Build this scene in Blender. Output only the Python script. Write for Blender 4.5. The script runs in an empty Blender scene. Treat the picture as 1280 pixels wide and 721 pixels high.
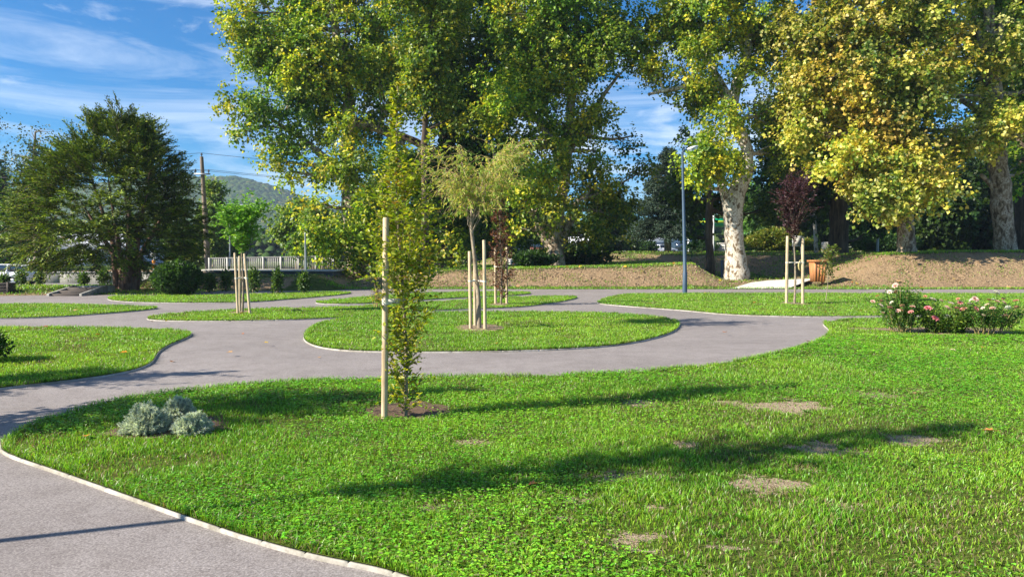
import bpy, math, numpy as np
from math import radians as R, sin, cos, pi, tau
from mathutils import Vector as V
rng = np.random.default_rng(11)
sc = bpy.context.scene
col = sc.collection
# ------------------------------------------------------------------ camera model of the photograph
F = 924.0; CAMH = 1.6; HOR = 322.0
TH = math.atan((360.5 - HOR) / F)
FW = V((0, cos(TH), -sin(TH))); UP = V((0, sin(TH), cos(TH)))
def ray(px, py): return FW + V((1, 0, 0)) * ((px - 640) / F) + UP * ((360.5 - py) / F)
def W(px, py, d):
    r = ray(px, py); return V((0, 0, CAMH)) + r * (d / r.y)
def G(px, py, z=0.0):
    r = ray(px, py); t = (z - CAMH) / r.z
    return V((0, 0, CAMH)) + r * t
# ------------------------------------------------------------------ numpy helpers
def ss(a, b, x):
    t = np.clip((np.asarray(x, float) - a) / (b - a), 0, 1); return t * t * (3 - 2 * t)
def _h(i, j, k, s):
    n = (i * 374761393 + j * 668265263 + k * 1274126177 + s * 974634777) & 0xffffffff
    n = ((n ^ (n >> 13)) * 1274126177) & 0xffffffff
    return ((n ^ (n >> 16)) & 0xffff) / 65535.0
def noise(p, s=0):
    p = np.asarray(p, float); q = np.floor(p).astype(np.int64); f = p - q; f = f * f * (3 - 2 * f)
    x, y, z = q[:, 0], q[:, 1], q[:, 2]; r = 0
    for a in (0, 1):
        for b in (0, 1):
            for c in (0, 1):
                w = (f[:, 0] if a else 1 - f[:, 0]) * (f[:, 1] if b else 1 - f[:, 1]) * (f[:, 2] if c else 1 - f[:, 2])
                r = r + w * _h(x + a, y + b, z + c, s)
    return r
def noise2(x, y, s=0):
    x = np.asarray(x, float).ravel(); y = np.asarray(y, float).ravel()
    return noise(np.stack([x, y, x * 0 + 3.3], 1), s)
def unit(a): return a / np.maximum(np.linalg.norm(a, axis=1, keepdims=True), 1e-9)
def rdir(n): return unit(rng.normal(size=(n, 3)))
# ------------------------------------------------------------------ mesh builder
class MB:
    def __init__(s): s.v = []; s.c = []; s.f = []; s.n = 0
    def add(s, v, f, c=None):
        v = np.asarray(v, np.float32).reshape(-1, 3); f = np.asarray(f, np.int64)
        s.v.append(v); s.f.append(f + s.n); s.n += len(v)
        if c is None: c = (1, 1, 1)
        c = np.asarray(c, np.float32)
        if c.ndim == 1: c = np.tile(c, (len(v), 1))
        s.c.append(c)
    def build(s, name, m, parent=None, smooth=False, origin=None):
        me = bpy.data.meshes.new(name)
        v = np.concatenate(s.v); 
        if origin is not None: v = v - np.array(origin, np.float32)
        me.vertices.add(len(v)); me.vertices.foreach_set('co', v.ravel())
        sizes = np.concatenate([np.full(len(f), f.shape[1]) for f in s.f if len(f)])
        loops = np.concatenate([f.ravel() for f in s.f if len(f)])
        me.loops.add(len(loops)); me.loops.foreach_set('vertex_index', loops.astype(np.int32))
        me.polygons.add(len(sizes)); st = np.concatenate([[0], np.cumsum(sizes)[:-1]])
        me.polygons.foreach_set('loop_start', st.astype(np.int32))
        if smooth: me.polygons.foreach_set('use_smooth', np.ones(len(sizes), bool))
        me.update(calc_edges=True)
        if len(v) < 20000: me.validate()
        ca = me.attributes.new('Col', 'FLOAT_COLOR', 'POINT')
        cc = np.concatenate(s.c); ca.data.foreach_set('color', np.concatenate([cc, np.ones((len(cc), 1), np.float32)], 1).ravel())
        if isinstance(m, (list, tuple)):
            for q in m: me.materials.append(q)
        else: me.materials.append(m)
        o = bpy.data.objects.new(name, me); col.objects.link(o)
        if parent is not None: o.parent = parent
        if origin is not None and parent is None: o.location = origin
        return o
    def tube(s, pts, rad, n=8, c=None, cap=True):
        pts = [V(p) for p in pts]
        if not hasattr(rad, '__len__'): rad = [rad] * len(pts)
        vs = []; N = len(pts); u = None
        for i, p in enumerate(pts):
            t = (pts[min(i + 1, N - 1)] - pts[max(i - 1, 0)])
            if t.length < 1e-9: t = V((0, 0, 1))
            t.normalize()
            if u is None: u = t.orthogonal()
            u = (u - t * u.dot(t)); 
            if u.length < 1e-6: u = t.orthogonal()
            u.normalize(); w = t.cross(u)
            for k in range(n):
                a = tau * k / n; vs.append(p + (u * cos(a) + w * sin(a)) * rad[i])
        f = [[i * n + k, i * n + (k + 1) % n, (i + 1) * n + (k + 1) % n, (i + 1) * n + k] for i in range(N - 1) for k in range(n)]
        s.add(vs, f, c)
        if cap and n >= 3:
            for b, rev in ((0, 1), ((N - 1) * n, 0)):
                ring = vs[b:b + n]; ctr = sum(ring, V()) / n
                fs = [[n, (k + 1) % n, k] if rev else [n, k, (k + 1) % n] for k in range(n)]
                s.add(ring + [ctr], fs, c)
    def box(s, lo, hi, c=None, M=None, bev=0.0):
        x0, y0, z0 = lo; x1, y1, z1 = hi
        if bev <= 0:
            vs = [V((x, y, z)) for z in (z0, z1) for (x, y) in ((x0, y0), (x1, y0), (x1, y1), (x0, y1))]
            fs = [[0, 3, 2, 1], [4, 5, 6, 7], [0, 1, 5, 4], [1, 2, 6, 5], [2, 3, 7, 6], [3, 0, 4, 7]]
        else:
            b = bev; vs = []
            for (z, i) in ((z0, b), (z0 + b, 0), (z1 - b, 0), (z1, b)):
                for (x, y) in ((x0 + i + b * (i == 0), y0 + i * 1.0), (x1 - i - b * (i == 0), y0 + i), (x1 - i, y0 + i + b * (i == 0)), (x1 - i, y1 - i - b * (i == 0)),
                               (x1 - i - b * (i == 0), y1 - i), (x0 + i + b * (i == 0), y1 - i), (x0 + i, y1 - i - b * (i == 0)), (x0 + i, y0 + i + b * (i == 0))):
                    vs.append(V((x, y, z)))
            fs = [[8 * r + k, 8 * r + (k + 1) % 8, 8 * r + 8 + (k + 1) % 8, 8 * r + 8 + k] for r in range(3) for k in range(8)]
            cb = sum(vs[:8], V()) / 8; ct = sum(vs[24:], V()) / 8
            vs += [cb, ct]
            tri = [[32, (k + 1) % 8, k] for k in range(8)] + [[33, 24 + k, 24 + (k + 1) % 8] for k in range(8)]
            if M is not None: vs = [M @ q for q in vs]
            s.add(vs, fs, c); s.n -= 34; s.f.append(np.array(tri) + s.n); s.n += 34
            return
        if M is not None: vs = [M @ q for q in vs]
        s.add(vs, fs, c)
    def leaves(s, P, A, N, L, Wd, C, kind='kite', fold=0.18):
        """P base, A axis, N normal (n,3); L,Wd (n,); C (n,3)"""
        n = len(P); A = unit(A); S = unit(np.cross(A, N)); N = np.cross(S, A)
        L = np.asarray(L).reshape(-1, 1) * np.ones((n, 1)); Wd = np.asarray(Wd).reshape(-1, 1) * np.ones((n, 1))
        if kind == 'kite':
            v = np.stack([P, P + A * L * .45 + S * Wd * .5 + N * Wd * fold, P + A * L - N * L * .1, P + A * L * .45 - S * Wd * .5 + N * Wd * fold], 1)
            b = np.arange(n)[:, None] * 4
            s.add(v.reshape(-1, 3), np.concatenate([b + [0, 1, 2], b + [0, 2, 3]]), np.repeat(C, 4, 0))
        elif kind == 'oval':
            v = np.stack([P, P + A * L * .28 + S * Wd * .46 + N * Wd * fold, P + A * L * .68 + S * Wd * .38 + N * Wd * fold, P + A * L - N * L * .12,
                          P + A * L * .68 - S * Wd * .38 + N * Wd * fold, P + A * L * .28 - S * Wd * .46 + N * Wd * fold], 1)
            b = np.arange(n)[:, None] * 6
            s.add(v.reshape(-1, 3), np.concatenate([b + [0, 1, 2, 3], b + [0, 3, 4, 5]]), np.repeat(C, 6, 0))
        elif kind == 'lobed':   # broad five-lobed plane leaf
            q = [(0, 0), (.22, .5), (.42, .26), (.68, .42), (.7, .16), (1, 0), (.7, -.16), (.68, -.42), (.42, -.26), (.22, -.5)]
            v = np.stack([P + A * L * a + S * Wd * w + N * Wd * fold * abs(w) * 2 - N * L * .15 * a * a for a, w in q], 1)
            b = np.arange(n)[:, None] * 10
            s.add(v.reshape(-1, 3), np.concatenate([b + [0, 1, 2], b + [0, 2, 4], b + [2, 3, 4], b + [0, 4, 5], b + [0, 5, 6], b + [0, 6, 8], b + [6, 7, 8], b + [0, 8, 9]]), np.repeat(C, 10, 0))
# ------------------------------------------------------------------ materials
def mat(name):
    m = bpy.data.materials.new(name); m.use_nodes = True
    nt = m.node_tree; b = nt.nodes['Principled BSDF']
    return m, nt, b
def N_(nt, t, **k):
    n = nt.nodes.new(t)
    for a, v in k.items(): setattr(n, a, v)
    return n
def tex(nt, scale, detail=4, rough=.55, kind='noise', coord='Object', dist=0, stretch=None):
    tc = N_(nt, 'ShaderNodeTexCoord'); mp = N_(nt, 'ShaderNodeMapping')
    nt.links.new(tc.outputs[coord], mp.inputs[0])
    if stretch: mp.inputs['Scale'].default_value = stretch
    if kind == 'noise':
        t = N_(nt, 'ShaderNodeTexNoise'); t.inputs['Scale'].default_value = scale; t.inputs['Detail'].default_value = detail
        t.inputs['Roughness'].default_value = rough; t.inputs['Distortion'].default_value = dist
        nt.links.new(mp.outputs[0], t.inputs['Vector']); return t.outputs['Fac']
    t = N_(nt, 'ShaderNodeTexVoronoi'); t.inputs['Scale'].default_value = scale; nt.links.new(mp.outputs[0], t.inputs['Vector'])
    return t.outputs['Distance'] if kind == 'voro' else t.outputs['Color']
def ramp(nt, fac, stops):
    r = N_(nt, 'ShaderNodeValToRGB'); nt.links.new(fac, r.inputs[0])
    el = r.color_ramp.elements
    while len(el) < len(stops): el.new(.5)
    for e, (p, c) in zip(el, stops): e.position = p; e.color = (*c, 1) if len(c) == 3 else c
    return r.outputs[0]
def mix(nt, fac, a, b, mode='MIX'):
    n = N_(nt, 'ShaderNodeMix', data_type='RGBA', blend_type=mode)
    for i, x in ((0, fac), (6, a), (7, b)):
        if hasattr(x, 'links') or isinstance(x, bpy.types.NodeSocket): nt.links.new(x, n.inputs[i])
        else: n.inputs[i].default_value = x if i == 0 else (*x, 1)
    return n.outputs[2]
def bump(nt, b, h, strength=.4, dist=.02):
    n = N_(nt, 'ShaderNodeBump'); n.inputs['Strength'].default_value = strength; n.inputs['Distance'].default_value = dist
    nt.links.new(h, n.inputs['Height']); nt.links.new(n.outputs[0], b.inputs['Normal'])
def attr(nt, name='Col'):
    n = N_(nt, 'ShaderNodeAttribute', attribute_name=name); return n.outputs['Color']
def simple(name, c, rough=.6, var=.25, scale=6, bmp=.2, metal=0, bd=.01, spec=.5, coord='Object', stretch=None):
    m, nt, b = mat(name); f = tex(nt, scale, 5, .6, coord=coord, stretch=stretch)
    lo = tuple(x * (1 - var) for x in c); hi = tuple(min(1, x * (1 + var)) for x in c)
    nt.links.new(ramp(nt, f, [(.3, lo), (.7, hi)]), b.inputs['Base Color'])
    b.inputs['Roughness'].default_value = rough; b.inputs['Metallic'].default_value = metal; b.inputs['Specular IOR Level'].default_value = spec
    if bmp: bump(nt, b, tex(nt, scale * 4, 4, .6, coord=coord, stretch=stretch), bmp, bd)
    return m
def leafmat(name, trans=.35, rough=.5, spec=.4, gain=1.3):
    m, nt, b = mat(name); c = attr(nt)
    f = tex(nt, 40, 2)
    c2 = mix(nt, .35, c, ramp(nt, f, [(.3, (.45, .45, .45)), (.7, (1, 1, 1))]), 'MULTIPLY')
    nt.links.new(c2, b.inputs['Base Color']); b.inputs['Roughness'].default_value = rough; b.inputs['Specular IOR Level'].default_value = spec
    tr = N_(nt, 'ShaderNodeBsdfTranslucent'); tc = mix(nt, 1.0, c2, (gain, gain, gain * .5), 'MULTIPLY')
    nt.links.new(tc, tr.inputs[0]); ms = N_(nt, 'ShaderNodeMixShader'); ms.inputs[0].default_value = trans
    out = nt.nodes['Material Output']; nt.links.new(b.outputs[0], ms.inputs[1]); nt.links.new(tr.outputs[0], ms.inputs[2]); nt.links.new(ms.outputs[0], out.inputs[0])
    return m
M = {}
M['leaf'] = leafmat('leaf', .42, .45, .45, 1.5); M['grass'] = leafmat('grass_blade', .38, .42, .5, 1.5)
M['needle'] = leafmat('needle', .15, .6, .3)
M['petal'] = leafmat('petal', .3, .6, .2, 1.0)
M['deadleaf'] = leafmat('dead_leaf', .15, .7, .2)
# asphalt
m, nt, b = mat('asphalt'); a = tex(nt, 75, 4, .8, coord='Object'); st_ = tex(nt, 55, kind='voroc'); g = tex(nt, .35, 5, .6); g2 = tex(nt, 3, 4, .6); sp = tex(nt, 260, kind='voro')
base = ramp(nt, a, [(.36, (.165, .146, .138)), (.5, (.28, .25, .238)), (.64, (.43, .385, .37))])
sxx = N_(nt, 'ShaderNodeSeparateColor'); nt.links.new(st_, sxx.inputs[0]); base = mix(nt, .55, base, ramp(nt, sxx.outputs[0], [(.1, (.62, .60, .60)), (.5, (1, 1, 1)), (.9, (1.0, 1.0, 1.0))]), 'MULTIPLY')
base = mix(nt, .55, base, ramp(nt, g, [(.36, (.70, .68, .67)), (.62, (1.0, .985, .975))]), 'MULTIPLY')
base = mix(nt, .5, base, ramp(nt, g2, [(.40, (.78, .76, .75)), (.56, (1, 1, 1))]), 'MULTIPLY')
nt.links.new(base, b.inputs['Base Color']); b.inputs['Roughness'].default_value = .85; b.inputs['Specular IOR Level'].default_value = .3; bump(nt, b, a, .5, .006); M['asphalt'] = m
# lawn soil/thatch under the blades
m, nt, b = mat('lawn_thatch'); a = tex(nt, 18, 6, .7); g = tex(nt, .9, 4, .6); h = tex(nt, 90, 3, .7)
c1 = ramp(nt, a, [(.35, (.055, .085, .012)), (.55, (.12, .17, .025)), (.72, (.20, .19, .06))])
c2 = ramp(nt, h, [(.3, (.20, .14, .085)), (.5, (.46, .35, .235)), (.7, (.66, .53, .38))])
sx = N_(nt, 'ShaderNodeSeparateColor'); nt.links.new(attr(nt), sx.inputs[0])
e1 = N_(nt, 'ShaderNodeMath', operation='MULTIPLY_ADD'); nt.links.new(a, e1.inputs[0]); e1.inputs[1].default_value = 1.3; nt.links.new(sx.outputs[0], e1.inputs[2])
f = ramp(nt, e1.outputs[0], [(.98, (0, 0, 0)), (1.18, (1, 1, 1))])
nt.links.new(mix(nt, f, c1, c2), b.inputs['Base Color']); b.inputs['Roughness'].default_value = 1; b.inputs['Specular IOR Level'].default_value = .1; bump(nt, b, h, 1, .03); M['lawn'] = m
# dry soil
m, nt, b = mat('dry_soil'); a = tex(nt, 30, 6, .75); v = tex(nt, 45, kind='voro'); g = tex(nt, 5, 3)
c = ramp(nt, a, [(.28, (.13, .09, .055)), (.5, (.31, .235, .155)), (.75, (.48, .385, .27))])
c = mix(nt, .5, c, ramp(nt, g, [(.35, (.6, .56, .5)), (.65, (1, 1, 1))]), 'MULTIPLY')
nt.links.new(c, b.inputs['Base Color']); b.inputs['Roughness'].default_value = 1; b.inputs['Specular IOR Level'].default_value = .1; bump(nt, b, a, 1, .04); M['soil'] = m
m, nt, b = mat('mulch'); a = tex(nt, 40, 6, .75)
nt.links.new(ramp(nt, a, [(.3, (.05, .03, .018)), (.55, (.17, .10, .06)), (.75, (.33, .22, .14))]), b.inputs['Base Color']); b.inputs['Roughness'].default_value = 1; bump(nt, b, a, 1, .03); M['mulch'] = m
# terrain: Col.r = dirt amount
m, nt, b = mat('terrain'); dz = attr(nt); sx = N_(nt, 'ShaderNodeSeparateColor'); nt.links.new(dz, sx.inputs[0])
a = tex(nt, 3.5, 7, .72); g = tex(nt, .5, 4, .6); h = tex(nt, 14, 5, .7)
gr = ramp(nt, a, [(.3, (.035, .06, .012)), (.55, (.09, .125, .025)), (.75, (.19, .18, .07))])
di = ramp(nt, h, [(.30, (.18, .115, .062)), (.5, (.35, .24, .14)), (.7, (.50, .36, .22))])
mt = N_(nt, 'ShaderNodeMath', operation='ADD'); nt.links.new(sx.outputs[0], mt.inputs[0]); 
mm = N_(nt, 'ShaderNodeMath', operation='MULTIPLY_ADD'); nt.links.new(g, mm.inputs[0]); mm.inputs[1].default_value = .9; mm.inputs[2].default_value = -.45; nt.links.new(mm.outputs[0], mt.inputs[1])
m2 = N_(nt, 'ShaderNodeMath', operation='MULTIPLY_ADD'); nt.links.new(h, m2.inputs[0]); m2.inputs[1].default_value = .6; m2.inputs[2].default_value = -.3
m3 = N_(nt, 'ShaderNodeMath', operation='ADD'); nt.links.new(mt.outputs[0], m3.inputs[0]); nt.links.new(m2.outputs[0], m3.inputs[1])
f = ramp(nt, m3.outputs[0], [(.4, (0, 0, 0)), (.6, (1, 1, 1))])
nt.links.new(mix(nt, f, gr, di), b.inputs['Base Color']); b.inputs['Roughness'].default_value = 1; b.inputs['Specular IOR Level'].default_value = .1; bump(nt, b, a, 1, .25); M['terrain'] = m
# plane bark
def bark(name, cols, scale, bmp=.5, st=(1, 1, .35), bd=.03):
    m, nt, b = mat(name); v = tex(nt, scale, 5, .65, dist=.6, stretch=st); f2 = tex(nt, scale * 5, 4, .6, stretch=st)
    c = ramp(nt, v, cols); c = mix(nt, .6, c, ramp(nt, f2, [(.3, (.55, .52, .48)), (.6, (1, 1, 1))]), 'MULTIPLY')
    nt.links.new(c, b.inputs['Base Color']); b.inputs['Roughness'].default_value = .85; b.inputs['Specular IOR Level'].default_value = .2; bump(nt, b, v, bmp, bd); return m
M['stake'] = bark('stake_wood', [(.3, (.28, .19, .11)), (.42, (.50, .38, .24)), (.6, (.64, .51, .34)), (.75, (.38, .29, .19))], 9, .4, (1.5, 1.5, .22), .004)
M['bark_plane'] = bark('bark_plane', [(.40, (.17, .12, .075)), (.44, (.36, .29, .21)), (.48, (.60, .53, .43)), (.56, (.70, .65, .56)), (.60, (.34, .25, .17)), (.66, (.60, .54, .44))], 4.2, .5, (1, 1, .7))
M['bark_plane2'] = bark('bark_plane_brown', [(.38, (.10, .07, .045)), (.45, (.23, .17, .11)), (.52, (.36, .28, .20)), (.57, (.56, .49, .39)), (.61, (.20, .14, .09))], 3.8, .5, (1, 1, .6))
M['bark_dark'] = bark('bark_dark', [(.3, (.035, .025, .018)), (.5, (.09, .065, .045)), (.7, (.17, .13, .095))], 5, .8, (1, 1, .15))
M['bark_yew'] = bark('bark_yew', [(.3, (.06, .035, .025)), (.5, (.17, .10, .07)), (.7, (.30, .20, .15))], 6, .9, (1, 1, .12))
M['bark_young'] = bark('bark_young', [(.3, (.16, .12, .08)), (.5, (.30, .24, .17)), (.7, (.42, .36, .28))], 20, .3, (1, 1, .5), .004)
M['bark_pale'] = bark('bark_pale', [(.3, (.35, .27, .19)), (.5, (.55, .46, .35)), (.7, (.66, .58, .47))], 20, .3, (1, 1, .5), .004)
M['twig'] = simple('twig_red', (.24, .12, .07), .7, .3, 30, 0)
M['twig_tan'] = simple('twig_tan', (.42, .30, .12), .7, .25, 30, 0)
M['stem'] = simple('stem_green', (.10, .13, .04), .7, .3, 30, 0)
M['wood_bin'] = simple('bin_wood', (.42, .17, .055), .6, .3, 8, .3, bd=.004, stretch=(1, 1, .15))
M['strap'] = simple('tie_strap', (.72, .66, .55), .7, .1, 30, .1)
M['concrete'] = simple('concrete', (.42, .40, .36), .9, .25, 7, .5)
m, nt, b = mat('kerb_concrete'); a = tex(nt, 9, 6, .7); g = tex(nt, 1.6, 4, .6)
c = ramp(nt, a, [(.3, (.24, .22, .18)), (.5, (.42, .39, .34)), (.7, (.54, .51, .46))]); c = mix(nt, .7, c, ramp(nt, g, [(.4, (.55, .53, .46)), (.6, (1, 1, 1))]), 'MULTIPLY')
nt.links.new(c, b.inputs['Base Color']); b.inputs['Roughness'].default_value = .95; bump(nt, b, a, .8, .008); M['kerb'] = m
M['wall'] = simple('wall_concrete', (.30, .285, .25), .9, .35, 2.2, .4, stretch=(3, 3, .4))
M['darkwall'] = simple('dark_wall', (.09, .095, .11), .8, .2, 2, .2)
M['white'] = simple('white_paint', (.78, .78, .77), .45, .05, 3, 0)
M['offwhite'] = simple('pale_cladding', (.56, .57, .62), .6, .06, .5, 0)
M['roofgrey'] = simple('roof_grey', (.40, .41, .45), .6, .1, .8, 0)
M['carpaint'] = simple('white_car_paint', (.80, .81, .82), .22, .02, 3, 0, spec=.6)
M['glass'] = simple('tinted_glass', (.02, .03, .05), .06, .1, 3, 0, spec=1)
M['tyre'] = simple('tyre_rubber', (.02, .02, .02), .8, .2, 20, .2)
M['rim'] = simple('rim_alloy', (.5, .5, .52), .35, .1, 5, 0, metal=.8)
M['red'] = simple('tail_light_red', (.5, .02, .02), .3, .1, 5, 0)
M['lens'] = simple('headlight_lens', (.75, .78, .8), .15, .1, 5, 0)
M['lamp_blue'] = simple('lamp_post_blue_grey', (.045, .08, .125), .45, .12, 4, 0)
M['lamp_grey'] = simple('lamp_post_grey', (.24, .27, .28), .5, .12, 4, 0)
M['lamp_head'] = simple('lamp_head', (.62, .64, .66), .35, .05, 4, 0)
M['metal'] = simple('galvanised_metal', (.38, .39, .40), .5, .12, 5, 0, metal=.5)
M['rail'] = simple('railing_white', (.35, .34, .32), .6, .1, 4, .1)
M['pole'] = simple('utility_pole_wood', (.22, .165, .115), .9, .25, 3, .3, stretch=(1, 1, .2))
M['wire'] = simple('cable_black', (.05, .05, .055), .7, .1, 3, 0)
M['green'] = simple('sign_green', (.0, .30, .12), .5, .04, 3, 0)
M['lime'] = simple('sign_yellow', (.70, .80, .03), .5, .04, 3, 0)
M['blue'] = simple('sign_blue', (.03, .20, .62), .5, .05, 3, 0)
M['orange'] = simple('sign_orange', (.85, .30, .02), .5, .05, 3, 0)
M['redwood'] = simple('red_brown_boards', (.22, .08, .06), .8, .25, 4, .2, stretch=(1, 1, .2))
M['slab'] = simple('pale_gravel', (.62, .58, .52), .95, .15, 30, .6, bd=.01)
M['step'] = simple('step_concrete', (.50, .48, .45), .9, .15, 6, .3)
M['dark'] = simple('dark_timber', (.07, .055, .045), .85, .25, 5, .3)
M['pack'] = simple('kraft_bag', (.45, .36, .16), .8, .3, 12, .3)
M['forest'] = leafmat('forest_canopy', .05, .8, .1)
# ------------------------------------------------------------------ tagging
def tag(o, label=None, cat=None, group=None, kind=None):
    if label: o['label'] = label
    if cat: o['category'] = cat
    if group: o['group'] = group
    if kind: o['kind'] = kind
    return o
def thing(name, loc, label, cat, group=None, rz=0):
    o = bpy.data.objects.new(name, None); o.empty_display_size = .2; col.objects.link(o)
    o.location = loc; o.rotation_euler.z = rz
    return tag(o, label, cat, group)
def copy_tree(o, parent=None):
    c = o.copy(); col.objects.link(c); c.parent = parent
    for ch in list(o.children): copy_tree(ch, c)
    return c
# ================================================================== TERRAIN
def height(x, y):
    x = np.asarray(x, float); y = np.asarray(y, float)
    # central bank
    top = np.interp(x, [-11.5, -9.5, -8.0, -3.6, 0, 6, 10.2, 12.3], [0, .10, .50, .90, .98, 1.08, 1.25, 0])
    fade = np.interp(x, [10.2, 13.2], [1, 0])
    f1 = ss(37.9, 41.8, y); h = top * f1
    far = ss(46, 60, y)
    tb = np.interp(x, [-12, -7, 0, 12, 16], [0, .7, 1.0, 1.25, .5])
    h = np.maximum(h, tb * f1 * far)
    # levee behind
    lev = 2.15 * ss(57, 70, y) * ss(-9, 2, x)
    lev = np.where(x > 13, np.maximum(lev, (1.85 + 0.3 * ss(70, 90, y)) * ss(54.5, 60.5, y)), lev)
    h = np.maximum(h, lev)
    h = np.maximum(h, .25 * ss(40, 48, y) * ss(11, 13, x))
    # right bank
    rb = 1.95 * ss(39.2, 43.8, y) * np.interp(x, [16.9, 18.5, 20.5, 22.7, 26, 60], [0, .18, .62, .93, 1, 1.06])
    h = np.maximum(h, rb)
    # small shaded mound
    h = np.maximum(h, 1.25 * np.exp(-((x - 22.6) / 1.9) ** 2 - ((y - 51) / 2.4) ** 2))
    # left slope under the railing
    lb = .68 * ss(35.2, 38.6, y) * ss(-21, -18, x) * (1 - ss(-10.4, -8.2, x)) * (1 - ss(46, 50, y))
    h = np.maximum(h, lb)
    lf = .22 * ss(31.2, 33.0, y) * (1 - ss(-20, -17, x)) 
    lf = lf * (1 - ss(36, 46, y)) - .35 * ss(36, 48, y) * (1 - ss(-20, -17, x)) 
    h = np.where(h > np.abs(lf), h, np.where(x < -17, np.maximum(lf, -0.35) + h * (h > 0), h))
    lv2 = 1.0 * ss(57.6, 61, y) * (1 - ss(-26, -20, x))
    h = h + lv2 * 1.0
    return h
xs = np.concatenate([[-900, -400, -200, -120, -90], np.arange(-70, -46, 1.5), np.arange(-46, 46, .4), np.arange(46, 72, 1.5), [90, 120, 200, 400, 900]])
ys = np.concatenate([[-60, -20, 0, 10, 20, 26], np.arange(29, 75, .4), np.arange(75, 100, 2), [110, 130, 160, 200, 300, 500, 900, 1500]])
X, Y = np.meshgrid(xs, ys); H = height(X.ravel(), Y.ravel()).reshape(X.shape)
gx = np.gradient(H, axis=1) / np.gradient(X, axis=1); gy = np.gradient(H, axis=0) / np.gradient(Y, axis=0)
slope = np.sqrt(gx ** 2 + gy ** 2)
rough = (noise2(X * 1.3, Y * 1.3, 2).reshape(X.shape) - .5) * .10 + (noise2(X * 2.4, Y * 2.4, 3).reshape(X.shape) - .5) * .07
inner = (ss(36.8, 38.5, Y) + ss(-16, -18, X) * ss(31, 33, Y)) 
H2 = H + rough * np.clip(inner, 0, 1) * np.clip(slope * 3, .15, 1) * (Y < 100)
dirt = np.clip(slope * 3.2, 0, 1) * .75 + .08
dirt = np.where((X > 11) & (X < 22) & (Y > 37.4) & (Y < 50), np.maximum(dirt, .52), dirt)
dirt = np.where((Y < 38.6) & (X > -11), np.minimum(dirt, .30), dirt)
dirt = np.where((Y > 62) & (X > -9), np.clip(dirt, .25, .62), dirt)
dirt = np.where((X < -17) & (Y < 60), .28 + .25 * (slope > .05), dirt)
mb = MB(); nx = len(xs); ny = len(ys)
idx = np.arange(nx * ny).reshape(ny, nx)
q = np.stack([idx[:-1, :-1], idx[:-1, 1:], idx[1:, 1:], idx[1:, :-1]], -1).reshape(-1, 4)
mb.add(np.stack([X, Y, H2 - .02], -1).reshape(-1, 3), q, np.stack([dirt.ravel()] * 3, 1))
tag(mb.build('ground', M['terrain'], smooth=True), kind='structure')
# ================================================================== PATHS AND LAWNS
def flat_poly(name, pts, z, m):
    me = bpy.data.meshes.new(name); me.from_pydata([(p[0], p[1], z) for p in pts], [], [list(range(len(pts)))])
    me.update()
    if me.polygons[0].normal.z < 0: me.flip_normals()
    me.materials.append(m); o = bpy.data.objects.new(name, me); col.objects.link(o); return o
def smooth_closed(pts, sub=6, closed=True):
    P = [np.array(p[:2], float) for p in pts]; n = len(P); out = []
    for i in range(n):
        p0, p1, p2, p3 = P[i - 1], P[i], P[(i + 1) % n], P[(i + 2) % n]
        for k in range(sub):
            t = k / sub
            # centripetal-ish: plain Catmull-Rom with limited tangents
            m1 = (p2 - p0) * .5; m2 = (p3 - p1) * .5; L = np.linalg.norm(p2 - p1)
            for mm in (m1, m2):
                l = np.linalg.norm(mm)
                if l > L * 1.2: mm *= L * 1.2 / l
            h00 = 2 * t ** 3 - 3 * t ** 2 + 1; h10 = t ** 3 - 2 * t ** 2 + t; h01 = -2 * t ** 3 + 3 * t ** 2; h11 = t ** 3 - t ** 2
            out.append(h00 * p1 + h10 * m1 + h01 * p2 + h11 * m2)
    return out
path_pts = [(-60, 1), (60, 1), (60, 37.3), (12, 37.4), (-9.2, 37.6), (-14, 36.0), (-16.5, 34.0), (-20, 31.6), (-21.5, 30.9), (-60, 30.2)]
path_pts[0] = (-60, -3); path_pts[1] = (60, -3)
tag(flat_poly('path', path_pts, 0.0, M['asphalt']), kind='structure')
LZ = .028
def g2(l): return [tuple(G(x, y)[:2]) for x, y in l]
lawns = {}
lawns['near'] = g2([(2, 559), (3, 566), (25, 576), (60, 587), (130, 612), (200, 637), (270, 662), (350, 687), (430, 706), (510, 721)]) + [(.1, 3.0), (1.6, 1.2), (3, .2), (12, -1), (26, 2), (30, 12), (30, 20.0)] + \
    g2([(1340, 398), (1280, 398.5), (1180, 399.5), (1100, 400), (1062, 401), (1030, 404), (1031, 408), (1037, 414), (1034, 421), (1022, 428), (1000, 436), (960, 446), (900, 457), (820, 465.5), (740, 470.5), (640, 473), (540, 474), (430, 477), (330, 482), (230, 491), (160, 501), (110, 512), (60, 527), (20, 543)])
lawns['left'] = g2([(-420, 560), (-200, 514), (0, 487), (60, 480), (120, 473), (165, 465), (188, 456), (193, 449), (198, 441), (212, 432), (232, 424), (240, 419), (232, 415.5), (200, 413), (150, 411.5), (80, 410.5), (0, 410), (-150, 410), (-500, 411)])
lawns['round'] = g2([(380, 423), (386, 430), (402, 435.5), (435, 439.5), (500, 441), (560, 441), (630, 440), (700, 437.5), (765, 433), (812, 425), (840, 416), (849, 408), (843, 402), (815, 397), (770, 393.5), (700, 391.5), (600, 391), (520, 392.5), (450, 397), (405, 404), (386, 413)])
lawns['crescent'] = g2([(183, 398), (190, 401), (240, 402), (320, 401.5), (400, 399), (470, 395), (500, 391), (560, 388), (640, 385), (680, 381), (710, 376), (722, 372.5), (716, 371), (690, 371), (640, 372), (600, 374), (560, 377.5), (500, 380), (430, 384.5), (360, 386), (290, 388.5), (225, 392)])
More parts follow.
